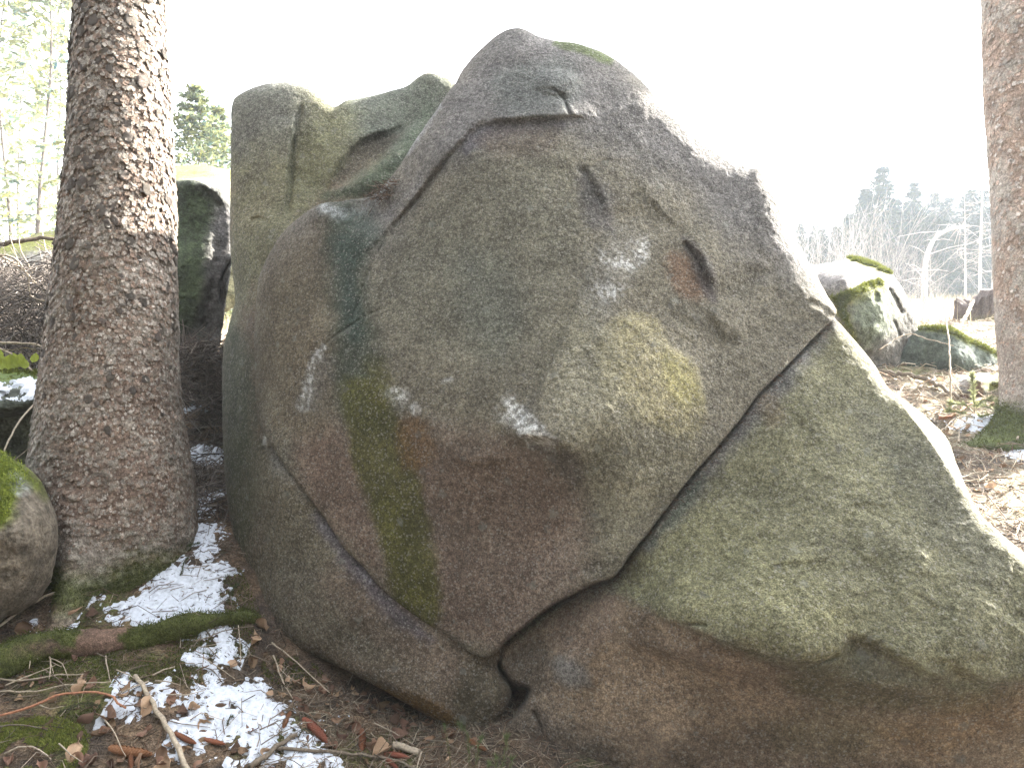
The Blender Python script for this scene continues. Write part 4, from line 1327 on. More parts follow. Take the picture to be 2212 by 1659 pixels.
# snow lying on the flat rock
def snow_on(name, label, u0, v0, d, w, dep, seed, tilt=0.25):
    c = P3(u0, v0, d)
    X, Y = np.meshgrid(np.linspace(-w, w, 60), np.linspace(-dep, dep, 40))
    r = (X / w) ** 2 + (Y / dep) ** 2
    Pn = np.stack([X.ravel(), Y.ravel(), 0 * X.ravel()], -1)
    t = (1 - r).ravel() * .9 + 2.2 * fbm(Pn, 16, 4, seed) - .1
    V = np.stack([X.ravel(), Y.ravel(), .014 * (1 - np.exp(-np.maximum(t, 0) * 2)) + tilt * Y.ravel() + np.minimum(t, 0) * .05], -1)
    keep = (t > -.3).reshape(X.shape)
    cell = keep[:-1, :-1] & keep[1:, :-1] & keep[:-1, 1:] & keep[1:, 1:]
    a, b = np.where(cell)
    q = np.stack([a * 60 + b, a * 60 + b + 1, (a + 1) * 60 + b + 1, (a + 1) * 60 + b], -1)
    us, inv = np.unique(q, return_inverse=True)
    o = obj(name, mesh_np(name, V[us], [inv.reshape(q.shape)]), M_SNOW, None, c)
    tag(o, label, 'snow', 'patches of old snow')


snow_on('snow_patch', 'snow melting on the flat rock ledge left of the spruce', 58, 838, 4.74, .13, .12, 21, .55)
snow_on('snow_patch', 'second snow streak on the flat rock at the left edge', 0, 832, 4.72, .09, .06, 22, .6)


def blades(name, P, Nrm, length, width, cols, mat, parent=None, kind='stuff', lean=.7):
    """little leaf blades standing on given points; one mesh"""
    n = len(P)
    P = np.asarray(P, float)
    D = np.asarray(Nrm, float) + lean * RNG.normal(size=(n, 3))
    D /= np.linalg.norm(D, axis=1)[:, None]
    S = np.cross(D, RNG.normal(size=(n, 3)))
    S /= np.linalg.norm(S, axis=1)[:, None] + 1e-9
    L = length * RNG.uniform(.5, 1.3, n)[:, None]
    w = width * RNG.uniform(.6, 1.3, n)[:, None]
    V = np.stack([P - S * w, P + S * w, P + D * L + RNG.normal(size=(n, 3)) * length * .15], 1).reshape(-1, 3)
    f = np.arange(n * 3).reshape(-1, 3)
    C = np.repeat(np.asarray(cols), 3, axis=0)
    o0 = V.mean(0) if parent is None else np.array(parent.location)
    o = obj(name, mesh_np(name, V - o0, [f], C, smooth=False), mat, parent, Vector(o0) if parent is None else None)
    if kind:
        o['kind'] = kind
    return o


def moss_cols(n, a=(.050, .068, .014), b=(.13, .14, .028)):
    k = RNG.random(n)[:, None]
    return (np.array(a) * (1 - k) + np.array(b) * k) * RNG.uniform(.7, 1.3, (n, 1))


def ground_points(n, x0, x1, y0, y1, mask=None):
    x, y = RNG.uniform(x0, x1, n), RNG.uniform(y0, y1, n)
    if mask is not None:
        m = mask(x, y)
        x, y = x[m], y[m]
    return np.stack([x, y, ground_z(x, y)], -1)


def px_mask(polys):
    """world points whose ground falls in the given outlines of the photograph"""
    pw = [np.array([(ray_ground(u, v).x, ray_ground(u, v).y) for u, v in catmull(p, 20, True)]) for p in polys]

    def f(x, y):
        r = np.zeros(x.shape, bool)
        for W in pw:
            r |= inside_poly(x, y, W)
        return r & (fbm(np.stack([x, y, 0 * x], -1), 12, 3, 77) > -.18)
    return f, pw


UPN = np.array([0, -.25, 1.0])
mk, pw = px_mask([[(-80, 1590), (30, 1556), (120, 1556), (180, 1575), (190, 1620), (120, 1700), (-80, 1720)]])
B_ = np.vstack(pw)
gp = ground_points(90000, B_[:, 0].min(), B_[:, 0].max(), B_[:, 1].min(), B_[:, 1].max(), mk)[:26000]
mo = blades('moss_cushion', gp, np.tile(UPN, (len(gp), 1)), .015, .0022, moss_cols(len(gp), (.10, .125, .026), (.24, .26, .06)), M_MOSS)
mo['label'] = 'bright green moss cushion in the lower left corner'
mk, pw = px_mask([[(-60, 1440), (120, 1400), (300, 1385), (520, 1345), (560, 1400), (500, 1440), (420, 1480), (300, 1470), (100, 1480)], [(480, 1250), (520, 1230), (560, 1330), (520, 1350), (480, 1330)], [(560, 1440), (640, 1420), (700, 1460), (620, 1490)], [(80, 1560), (240, 1530), (250, 1545), (120, 1580)],
                  [(380, 1010), (430, 1060), (420, 1130), (330, 1180), (310, 1240), (290, 1210), (300, 1120)]])
B_ = np.vstack(pw)
gp = ground_points(160000, B_[:, 0].min(), B_[:, 0].max(), B_[:, 1].min(), B_[:, 1].max(), mk)[:30000]
mo = blades('moss_carpet', gp, np.tile(UPN, (len(gp), 1)), .012, .0020, moss_cols(len(gp), (.04, .052, .013), (.105, .115, .028)), M_MOSS)
mo['label'] = 'dark green moss carpet around the surface root'
# moss tufts on the surface root, the trunk feet and the small left boulder
sel = RNG.choice(len(ROOT_MOSS[0]), 15000, p=(ROOT_MOSS[1] + 1e-6) / (ROOT_MOSS[1] + 1e-6).sum())
pp = ROOT_MOSS[0][sel] + RNG.normal(size=(15000, 3)) * .008
blades('root_moss', pp, np.tile((0, -.5, 1), (15000, 1)), .012, .002, moss_cols(15000, (.035, .05, .012), (.10, .115, .025)), M_MOSS, spruce)


def surf_moss(name, V, M, n, length, width, a, b, parent, keep=None):
    nrm = np.cross(np.gradient(V, axis=1), np.gradient(V, axis=0))
    nrm /= np.linalg.norm(nrm, axis=2)[..., None] + 1e-12
    w = M.copy()
    if keep is not None:
        w = w * keep(V)
    w = (w ** 2).ravel()
    sel = RNG.choice(len(w), n, p=w / w.sum())
    P = V.reshape(-1, 3)[sel] + RNG.normal(size=(n, 3)) * .004
    return blades(name, P, nrm.reshape(-1, 3)[sel], length, width, moss_cols(n, a, b), M_MOSS, parent)


surf_moss('trunk_moss', TV, TM, 26000, .012, .0018, (.025, .035, .010), (.075, .085, .018), spruce, lambda V: (V[..., 1] < DT + .02) * (V[..., 2] > .3))
surf_moss('trunk_moss', TV2, TM2, 22000, .022, .0032, (.05, .062, .012), (.11, .12, .03), spruce2, lambda V: (V[..., 1] < DR + .1) * (V[..., 2] > .8))
u, v, W, C = left_info
green = sstep(.010, .035, (C[:, 1] - C[:, 0]))
sel = RNG.choice(len(u), 24000, p=(green + 1e-7) / (green + 1e-7).sum())
blades('moss_cap', W[sel] + RNG.normal(size=(24000, 3)) * .004, np.tile((.1, -.6, .8), (24000, 1)), .014, .0022, moss_cols(24000, (.095, .13, .024), (.25, .29, .05)), M_MOSS, left_rock)
for (rk, info, n, L, w) in ((rock_right, rr_info, 14000, .03, .005), (rock_low, rl_info, 7000, .03, .005), (ledge_rock, ledge_info, 6000, .018, .003)):
    u, v, W, C = info
    yl = sstep(.06, .10, C[:, 1] - 1.6 * C[:, 2]) + 1e-7
    sel = RNG.choice(len(u), n, p=yl / yl.sum())
    blades('moss', W[sel] + RNG.normal(size=(n, 3)) * .006, np.tile((.1, -.5, .8), (n, 1)), L, w, moss_cols(n, (.075, .09, .018), (.16, .17, .04)), M_MOSS, rk)


# needle and twig litter nobody could count
def litter(name, label, P, lmin, lmax, rad, cols, up=.25):
    n = len(P)
    a = RNG.uniform(0, 2 * math.pi, n)
    D = np.stack([np.cos(a), np.sin(a), RNG.normal(0, up, n) + .25 * np.sin(a)], -1)
    D /= np.linalg.norm(D, axis=1)[:, None]
    L = (lmin + (lmax - lmin) * RNG.random(n) ** 2.5)[:, None]
    S = np.cross(D, np.array([0, 0, 1.0]))
    S /= np.linalg.norm(S, axis=1)[:, None]
    Tt = np.cross(S, D)
    r = rad * RNG.uniform(.5, 1.5, (n, 1))
    P = P + np.array([0, 0, 1]) * r * 1.2
    bend = RNG.normal(size=(n, 3)) * L * .12
    ring = lambda c, k: np.stack([c + S * r * k, c - S * r * .5 * k + Tt * r * k, c - S * r * .5 * k - Tt * r * k], 1)
    V = np.concatenate([ring(P - D * L / 2, 1), ring(P + bend, .9), ring(P + D * L / 2, .5)], 1)
    V = V.reshape(-1, 3)
    b = (np.arange(n) * 9)[:, None]
    f = []
    for s0 in (0, 3):
        for k in range(3):
            f.append(np.concatenate([b + s0 + k, b + s0 + (k + 1) % 3, b + s0 + 3 + (k + 1) % 3, b + s0 + 3 + k], 1))
    C = np.repeat(cols, 9, axis=0)
    o0 = V.mean(0)
    o = obj(name, mesh_np(name, V - o0, [np.vstack(f)], C), M_TWIG, None, Vector(o0))
    tag(o, label, kind='stuff')
    return o


def lit_cols(n, pal):
    pal = np.array(pal)
    return pal[RNG.integers(0, len(pal), n)] * RNG.uniform(.6, 1.4, (n, 1))


BRN = [(.075, .055, .040), (.10, .072, .05), (.06, .045, .036), (.16, .12, .085), (.12, .07, .045)]
gp = ground_points(42000, -2.3, .6, 2.2, 4.9)
litter('needle_litter', 'fine brown needle litter over the slope in front', gp, .015, .06, .0012, lit_cols(len(gp), BRN))
gp = ground_points(8000, -2.4, .5, 2.2, 5.2)
litter('twig_litter', 'thin broken twigs strewn over the slope in front', gp, .05, .22, .0016, lit_cols(len(gp), BRN + [(.22, .18, .14), (.2, .16, .12)]), .3)
gp = ground_points(6500, -2.2, -1.2, 4.2, 7.5)
gp = ground_points(2600, -1.0, .3, 2.6, 3.5)
litter('twig_litter', 'light dry twigs in front of the boulder overhang', gp, .04, .16, .0017, lit_cols(len(gp), [(.20, .16, .12), (.14, .10, .07), (.24, .20, .15)]), .35)
gp = ground_points(6500, -2.2, -1.2, 4.2, 7.5)
litter('twig_litter', 'dark twig litter filling the gap between spruce and boulder', gp, .06, .45, .003, lit_cols(len(gp), [(.06, .048, .04), (.085, .07, .058), (.13, .11, .095)]), .5)
gp = ground_points(30000, 1.7, 6.5, 3.4, 11, lambda x, y: RNG.random(len(x)) < np.clip(5 / y, 0, 1))
litter('twig_litter', 'sunlit dry twigs and needles on the right slope', gp, .03, .30, .003, lit_cols(len(gp), [(.38, .33, .25), (.26, .20, .15), (.46, .41, .33), (.17, .13, .10), (.30, .21, .14)]), .35)

# needles and bark crumbs caught in the cracks and in the saddle of the boulder
def caught(name, label, info, poly, n, lmin, lmax, rad, cols, push, parent):
    u, v, W, C = info
    k = np.where(inside_poly(u, v, np.array(poly, float)))[0]
    k = RNG.choice(k, n)
    o = litter(name, label, W[k] + np.array([0, -push, .004]) + RNG.normal(size=(n, 3)) * .006, lmin, lmax, rad, lit_cols(n, cols), .35)
    return o


caught('crack_litter', 'brown needles and crumbs caught in the long diagonal crack', slab_info, [(1800, 690), (1812, 700), (1700, 812), (1600, 932), (1500, 1052), (1400, 1172), (1330, 1266), (1180, 1340), (1090, 1415), (1074, 1400), (1180, 1316), (1325, 1246), (1450, 1085), (1600, 905), (1700, 790)], 900, .006, .03, .0011, BRN, .004, slab)
caught('saddle_litter', 'dry needles and twigs caught in the saddle on the boulder shoulder', main_info, [(790, 430), (830, 402), (860, 390), (850, 425), (810, 445)], 120, .03, .12, .0016, BRN + [(.2, .15, .12)], .02, boulder)
# ---- sticks that can be told apart
def stick(name, label, pts, r0, r1, mat, up=.012, cat='stick', group='loose sticks on the slope', forks=()):
    def tow(lst, lift):
        o = []
        for i, t in enumerate(lst):
            g = ray_ground(t[0], t[1])
            h = t[2] if len(t) > 2 else lift
            if h != 0:
                d = (Vector((0, 0, CZ)) - g)
                g = g + d.normalized() * (h * .6) + Vector((0, 0, h * .5))
            o.append((g.x, g.y, g.z))
        return o
    w = tow(pts, up)
    c = catmull(w, .03, False)
    c[1:-1] += RNG.normal(size=(len(c) - 2, 3)) * r0 * .35
    o0 = c.mean(0)
    mb = MB()
    mb.tube(c - o0, r0, r1, 8, (1, 1, 1), True, .06)
    for fk in forks:
        cf = catmull(tow(fk, up), .03, False)
        mb.tube(cf - o0, r1 * 1.1, r1 * .5, 6, (1, 1, 1), True, .06)
    o = obj(name, mb.mesh(name), mat, None, Vector(o0))
    tag(o, label, cat, group)
    return o


stick('stick', 'thick pale curved stick lying down the slope at the bottom left', [(292, 1468), (317, 1500), (337, 1541), (358, 1575), (378, 1608), (401, 1659), (425, 1720)], .0085, .0105, M_STICK, .025)
stick('bramble_cane', 'reddish bramble cane arching over leaves at the left', [(-40, 1568), (0, 1558), (30, 1553), (67, 1541), (118, 1521), (162, 1512), (209, 1512), (245, 1519), (253, 1534), (272, 1546)], .005, .004, M_STICKR, .05, 'cane')
stick('stick', 'long pale stick leaning from the left edge up to the spruce foot', [(-40, 1392), (0, 1365), (81, 1316), (169, 1283), (256, 1244), (300, 1226)], .0065, .0045, M_STICK, .06)
stick('stick', 'thin twig rising across the spruce foot', [(190, 1275), (245, 1240), (290, 1210), (330, 1180)], .0025, .002, M_STICKD, .09)
stick('stick', 'long straight twig pointing away from the boulder overhang', [(587, 1402), (641, 1446), (680, 1480), (712, 1510)], .0032, .0022, M_STICK, .05)
stick('stick', 'forked grey twig below the boulder toe', [(590, 1426), (607, 1473), (620, 1500), (632, 1522)], .0036, .002, M_STICK, .04, forks=[[(600, 1450), (620, 1470), (650, 1490)]])
stick('stick', 'thin twig from the snow trail to the boulder toe', [(417, 1402), (450, 1392), (479, 1379), (547, 1367)], .003, .0022, M_STICKD, .05)
stick('branch', 'thick dark branch at the bottom edge beside the snow patch', [(540, 1668), (570, 1642), (610, 1612), (642, 1592)], .011, .008, M_STICKD, .02)
stick('branch', 'long dark branch lying along the bottom edge', [(600, 1626), (660, 1628), (746, 1634), (850, 1650), (900, 1668)], .007, .005, M_STICKD, .02)
stick('stick', 'curved twig above the long cone', [(610, 1540), (640, 1542), (671, 1554), (700, 1590), (712, 1612)], .003, .002, M_STICKD, .02)
stick('stick', 'three pronged twig standing on the mossy root', [(93, 1406), (108, 1434), (106, 1478)], .0035, .002, M_STICK, .04, forks=[[(108, 1434), (134, 1448), (147, 1478)], [(108, 1440), (116, 1470)]])
stick('stick', 'bent twig left of the three pronged twig', [(84, 1392), (68, 1420), (63, 1460)], .003, .0018, M_STICK, .05, forks=[[(68, 1420), (82, 1440)]])
stick('stick', 'straight pale twig above the bright snow with cones', [(330, 1466), (352, 1456), (378, 1446)], .0035, .0028, M_STICK, .02)
stick('stick', 'short twig crossing the red bramble cane', [(255, 1510), (290, 1496), (322, 1482)], .0032, .0022, M_STICK, .03)
stick('stick', 'grey twig beside the long pale stick at the left edge', [(84, 1306), (105, 1275), (130, 1256)], .0035, .0025, M_STICK, .05)
stick('stick', 'dark twig under the left end of the pale stick', [(-20, 1350), (40, 1320), (60, 1290)], .003, .002, M_STICKD, .04)
stick('stick', 'long twig lying left of the bramble cane', [(-30, 1470), (40, 1478), (110, 1470), (180, 1462)], .004, .002, M_STICK, .02)
stick('stick', 'pale twig parallel to the bottom of the mossy root', [(-30, 1496), (60, 1500), (140, 1490), (240, 1478)], .0035, .002, M_STICK, .02)
stick('stick', 'arched twig on the moss cushion in the corner', [(10, 1640), (40, 1622), (70, 1624), (110, 1650)], .0035, .002, M_STICK, .03)
stick('stick', 'upright thin stem by the snow lump', [(515, 1365), (518, 1400), (520, 1450)], .002, .0015, M_STICK, .05)
for k in range(46):
    u, v = rnd.uniform(-20, 1000), rnd.uniform(1400, 1690)
    if u > 560 and v < 1400 + (u - 560) * .42 + 40:
        continue
    a = rnd.uniform(-.9, .9) + (1.2 if rnd.random() < .35 else 0)
    L = rnd.uniform(50, 130)
    du, dv = math.cos(a) * L, math.sin(a) * L * .7
    stick('stick', 'thin brown twig lying loose on the litter of the front slope', [(u, v), (u + du * .5, v + dv * .5 + rnd.uniform(-9, 9)), (u + du, v + dv)], rnd.uniform(.0018, .0034), .0012, rnd.choice([M_STICK, M_STICKD, M_STICKD]),
          rnd.uniform(.008, .05), group='thin twigs loose on the litter')
# right slope
stick('branch', 'long dark branch lying on the sunlit right slope', [(1890, 808), (1940, 814), (1990, 824), (2040, 846), (2075, 868)], .022, .014, M_STICKD, .05)
stick('stick', 'orange brown curved stick leaning against the right trunk foot', [(2030, 912), (2062, 905), (2085, 888), (2110, 876), (2130, 872)], .014, .010, M_STICKR, .06)
stick('stick', 'upright pale sapling stick on the right slope', [(2055, 900, 0), (2053, 860, .35), (2049, 810, .62), (2040, 776, .82)], .008, .006, M_STICK, 0)
stick('stick', 'pale twig arching over the low wedge boulder', [(1900, 792, .3), (1960, 776, .45), (2000, 782, .42), (2060, 792, .36)], .007, .004, M_STICK, 0)
stick('stick', 'curled pale root beside the grey flat rock', [(1985, 842), (2000, 830), (2016, 826), (2018, 818), (2004, 812)], .012, .008, M_STICK, .03)
stick('stick', 'pale stick leaning in front of the stump', [(2066, 722, .05), (2090, 702, .3), (2105, 686, .5)], .018, .014, M_STICK, 0)
for k in range(34):
    u, v = rnd.uniform(1880, 2200), rnd.uniform(790, 1060)
    a = rnd.uniform(-1.5, .8)
    L = rnd.uniform(20, 70)
    stick('stick', 'dry twig lying loose on the sunlit right slope', [(u, v), (u + math.cos(a) * L * .5, v + math.sin(a) * L * .4 - 3), (u + math.cos(a) * L, v + math.sin(a) * L * .7)], rnd.uniform(.004, .009), .002, rnd.choice([M_STICK, M_STICK, M_STICKD]),
          rnd.uniform(.01, .12), group='dry twigs on the right slope')
# the dead branches lodged in the gap
stick('branch', 'pale dead branch lodged in the gap against the big boulder', [(440, 790, .0), (455, 784, .12), (478, 752, .25), (492, 720, .3)], .020, .014, M_STICK, 0, forks=[[(455, 784, .12), (436, 776, .2), (428, 760, .28)], [(448, 786, .1), (470, 775, .2), (490, 765, .25)]])
for (lb, pts) in (('fan of thin grey twigs rising in the gap', [(432, 775, .1), (450, 740, .3), (470, 700, .5)]), ('grey twig crossing the fan of twigs in the gap', [(425, 745, .3), (455, 735, .35), (485, 690, .5)]), ('low pale twig in the dark gap', [(395, 800, .1), (420, 780, .15), (432, 770, .2)]),
                  ('second low pale twig in the dark gap', [(392, 830, .05), (410, 812, .1), (425, 800, .12)])):
    stick('stick', lb, pts, .009, .005, M_STICK, 0)

# ---- leaves
def leaf_mesh(seed, curl, fold, wob):
    r = np.random.default_rng(seed)
    nu_, nv_ = 9, 7
    V = []
    for a in range(nu_):
        t = a / (nu_ - 1)
        w = .36 * (math.sin(math.pi * min(1, t ** .8)) ** .75) * (1 - .18 * t)
        for b in range(nv_):
            s = b / (nv_ - 1) * 2 - 1
            y = s * w * (1 + .05 * math.sin(9 * t * math.pi))
            z = fold * abs(s) * w + curl * (t - .5) ** 2 * 1.6 + wob * math.sin(5 * t + 3 * s + seed) * .12 + .02 * r.normal()
            V.append((t - .5, y, z))
    q = [(a * nv_ + b, (a + 1) * nv_ + b, (a + 1) * nv_ + b + 1, a * nv_ + b + 1) for a in range(nu_ - 1) for b in range(nv_ - 1)]
    V = np.array(V)
    mb = MB()
    mb.add(V, np.array(q))
    mb.tube([(-.5, 0, V[3][2]), (-.62, .01, V[3][2] + .02), (-.75, .0, V[3][2] + .01)], .012, .009, 5)
    return mb.mesh('leaf')


LM = [leaf_mesh(k, c, f, w) for k, (c, f, w) in enumerate([(.5, .5, 1), (-.4, .3, .8), (.9, -.5, 1.2), (.2, .9, 1.4), (1.1, .2, .8), (-.7, -.6, 1.0)])]
for m in LM:
    m.materials.append(M_LEAF)
LMP = [m.copy() for m in LM]
for m in LMP:
    m.materials[0] = M_LEAFP
GLF = 'dead beech leaves scattered on the front slope'


def leaf(u, v, size, label=None, pale=False, kind=None, yaw=None, up=.008, group=GLF, tilt=.45):
    g = ray_ground(u, v)
    n = gnormal(g.x, g.y)
    o = bpy.data.objects.new('leaf', (LMP if pale else LM)[kind if kind is not None else rnd.randrange(6)])
    COL.objects.link(o)
    q = n.to_track_quat('Z', 'Y').to_matrix().to_4x4()
    yw = rnd.uniform(0, 6.28) if yaw is None else yaw
    o.matrix_world = Matrix.Translation(g + n * up) @ q @ Matrix.Rotation(yw, 4, 'Z') @ Matrix.Rotation(rnd.gauss(0, tilt), 4, 'X') @ Matrix.Rotation(rnd.gauss(0, tilt * .6), 4, 'Y') @ Matrix.Diagonal((size, size * rnd.uniform(.85, 1.2), size * rnd.uniform(.6, 1.1), 1))
    tag(o, label or 'small brown dead beech leaf curled among the twigs of the front slope', 'leaf', group if label is None else None)
    return o


NAMED = [(165, 1638, .085, 'pale tan leaf lying flat on the litter beside the moss cushion', True), (162, 1325, .085, 'large curled tan leaf between the left boulder and the root', False), (57, 1362, .08, 'upright folded orange leaf above the left end of the root', False),
         (199, 1328, .07, 'curled leaf right of the large curled tan leaf', False), (562, 1360, .065, 'orange leaf stuck at the boulder toe', False), (550, 1392, .07, 'crumpled brown leaf below the boulder toe', True), (499, 1446, .055, 'small orange leaf on the snow edge below the moss', True),
         (582, 1502, .045, 'narrow orange leaf right of the bright snow', True), (477, 1532, .05, 'brown leaf lying on the bright snow patch', False), (129, 1167, .07, 'brown leaf wedged between left boulder and spruce root', False), (173, 1162, .06, 'brown leaf resting in front of the spruce root', False),
         (132, 1205, .09, 'large tan leaf beside the left boulder', True), (195, 1236, .075, 'reddish brown leaf standing against the snow bits', False), (317, 1536, .085, 'broad reddish leaf beside the pale curved stick', True), (179, 1558, .09, 'wide red brown leaf under the bramble cane', False),
         (236, 1560, .085, 'glossy red brown leaf right of the moss cushion', False), (820, 1632, .085, 'bright orange curled leaf at the bottom edge', True), (852, 1564, .06, 'ragged orange leaf below the boulder toe', False), (752, 1575, .06, 'curled brown leaf near the standing cone', False),
         (862, 1600, .09, 'long curled orange leaf right of the standing cone', False), (867, 1533, .05, 'brown leaf under the boulder overhang', False), (175, 1498, .06, 'pale brown leaf above the bramble cane', True), (360, 1655, .07, 'brown leaf cut by the bottom edge', True), (300, 1656, .07, 'dark red leaf on the bottom edge', False)]
for (u, v, s, lb, pl) in NAMED:
    leaf(u, v, s, lb, pl, tilt=.55, up=.018)
for k in range(150):
    u = rnd.uniform(-30, 980)
    v = rnd.uniform(1470, 1700) if rnd.random() < .8 else rnd.uniform(1290, 1480)
    if u > 560 and v < 1400 + (u - 560) * .42 + 30:
        continue
    if u > 260 and v < 1470:
        continue
    leaf(u, v, rnd.uniform(.025, .062), pale=rnd.random() < .12)
for k in range(46):
    u = rnd.uniform(540, 1040)
    leaf(u, 1392 + (u - 560) * .43 + rnd.uniform(12, 60), rnd.uniform(.03, .06), pale=rnd.random() < .1, up=.012)
for k in range(60):
    o = leaf(rnd.uniform(1890, 2200), rnd.uniform(820, 1080), rnd.uniform(.04, .08), pale=rnd.random() < .4, group=None)
    tag(o, 'dry leaf lying among the twigs of the sunlit right slope', 'leaf', 'dry leaves on the right slope')

# ---- spruce cones
def cone_mesh(seed):
    r = np.random.default_rng(seed)
    mb = MB()
    nz_ = 26
    zz = np.linspace(-.5, .5, nz_)
    prof = lambda t: .115 * np.clip(1 - (2 * abs(t + .06)) ** 3.2 * .72, .1, 1)
    bend = lambda t: .10 * t * t
    mb.tube(np.stack([zz, bend(zz), 0 * zz], -1), prof(zz) * .82, None, 14)
    ga = math.pi * (3 - math.sqrt(5))
    for k in range(170):
        t = -.49 + .98 * k / 170
        a = k * ga
        rr = prof(t)
        ax = np.array([1.0, 0, 0])
        rad = np.array([0, math.cos(a), math.sin(a)])
        tan = np.array([0, -math.sin(a), math.cos(a)])
        c = np.array([t, bend(t), 0]) + rad * rr * .80
        L, w = .085, .05
        tip = c + ax * L + rad * rr * (.30 + .08 * r.normal())
        V = np.array([c - tan * w, c + tan * w, c + ax * L * .7 + tan * w * .8 + rad * rr * .24, tip, c + ax * L * .7 - tan * w * .8 + rad * rr * .24])
        mb.add(V, None, np.array([(0, 1, 2), (0, 2, 4), (4, 2, 3)]))
    return mb.mesh('cone', smooth=False)


CM = [cone_mesh(1), cone_mesh(2)]
for m in CM:
    m.materials.append(M_CONE)
CONES = [((627, 1544), (612, 1578), 'short brown cone half sunk in the bright snow', .11), ((653, 1554), (710, 1608), 'long reddish cone at the right edge of the bright snow', .14), ((236, 1627), (324, 1637), 'long dark red cone lying level near the bottom left', .14), ((378, 1593), (422, 1612), 'cone left of the snow under the pale stick', .12),
         ((445, 1604), (482, 1617), 'smaller cone just below the bright snow', .10), ((783, 1577), (781, 1634), 'cone pointing up the slope right of the bright snow', .12), ((830, 1632), (882, 1644), 'cone beside the orange curled leaf', .12), ((835, 1646), (855, 1662), 'cone cut by the bottom edge under the orange leaf', .1),
         ((283, 1632), (285, 1672), 'cone pointing down at the bottom edge', .12), ((1010, 1602), (1050, 1628), 'cone in the dark hollow by the slab behind the seedling', .11)]
for k, (a, b, lb, L) in enumerate(CONES):
    A, Bp = ray_ground(*a), ray_ground(*b)
    c = (A + Bp) / 2
    ln = max((Bp - A).length, .08)
    ln = min(ln, L * 1.15)
    o = bpy.data.objects.new('spruce_cone', CM[k % 2])
    COL.objects.link(o)
    o.matrix_world = Matrix.Translation(c + Vector((0, -.004, .012))) @ (Bp - A).to_track_quat('X', 'Z').to_matrix().to_4x4() @ Matrix.Rotation(rnd.uniform(0, 6), 4, 'X') @ Matrix.Diagonal((ln, ln * .95, ln * .95, 1))
    tag(o, lb, 'cone', 'fallen spruce cones')
# grey bark chip
A, Bp = ray_ground(843, 1614), ray_ground(914, 1636)
bm = MB()
bm.tube(catmull([(-.06, 0, 0), (-.03, .002, .003), (.03, -.002, .002), (.06, 0, 0)], .01, False), .015, .013, 9, (1, 1, 1), True, .08)
chip = obj('bark_chip', bm.mesh('bark_chip'), M_STICK)
chip.matrix_world = Matrix.Translation((A + Bp) / 2 + Vector((0, 0, .012))) @ (Bp - A).to_track_quat('X', 'Z').to_matrix().to_4x4()
tag(chip, 'short grey piece of dead wood beside the orange leaf', 'wood')

# ---- green sprigs
def needle_fan(mb, base, d, n, L, w, col, spread_=.5, along=0.0):
    d = np.asarray(d, float)
    d = d / np.linalg.norm(d)
    for k in range(n):
        e = d + RNG.normal(size=3) * spread_
        e /= np.linalg.norm(e)
        s = np.cross(e, RNG.normal(size=3))
        s /= np.linalg.norm(s) + 1e-9
        p = np.asarray(base) + d * along * RNG.random()
        mb.add(np.array([p - s * w, p + s * w, p + e * L * RNG.uniform(.7, 1.1)]), None, np.array([(0, 1, 2)]), np.array(col) * RNG.uniform(.7, 1.3))


def seedling(label, stems, cat='seedling', col=(.10, .13, .055), L=.028, group=None, w=.0011, name='conifer_seedling', lift=1.0, dens=1.0):
    base = ray_ground(*stems[0][0])
    root = tag(empty(name, base), label, cat, group)
    for st in stems:
        pts = []
        for (u, v) in st:
            p = P3(u, v, base.y - .01 - .02 * stems.index(st))
            pts.append(p)
        c = catmull([tuple(p - base) for p in pts], .008, False)
        mb = MB()
        mb.tube(c, .0022, .0014, 6, (.11, .09, .05))
        obj('stem', mb.mesh('stem'), M_TWIG, root)
        nb = MB()
        m = len(c)
        for i in range(m):
            t = i / max(1, m - 1)
            if t < .3:
                continue
            d = c[min(i + 1, m - 1)] - c[max(i - 1, 0)]
            needle_fan(nb, c[i], d + np.array([0, 0, .004]), int((7 if t < .85 else 20) * dens), L, w, col, .62)
        obj('needles', nb.mesh('needles', False), M_NEEDLE, root)
    return root


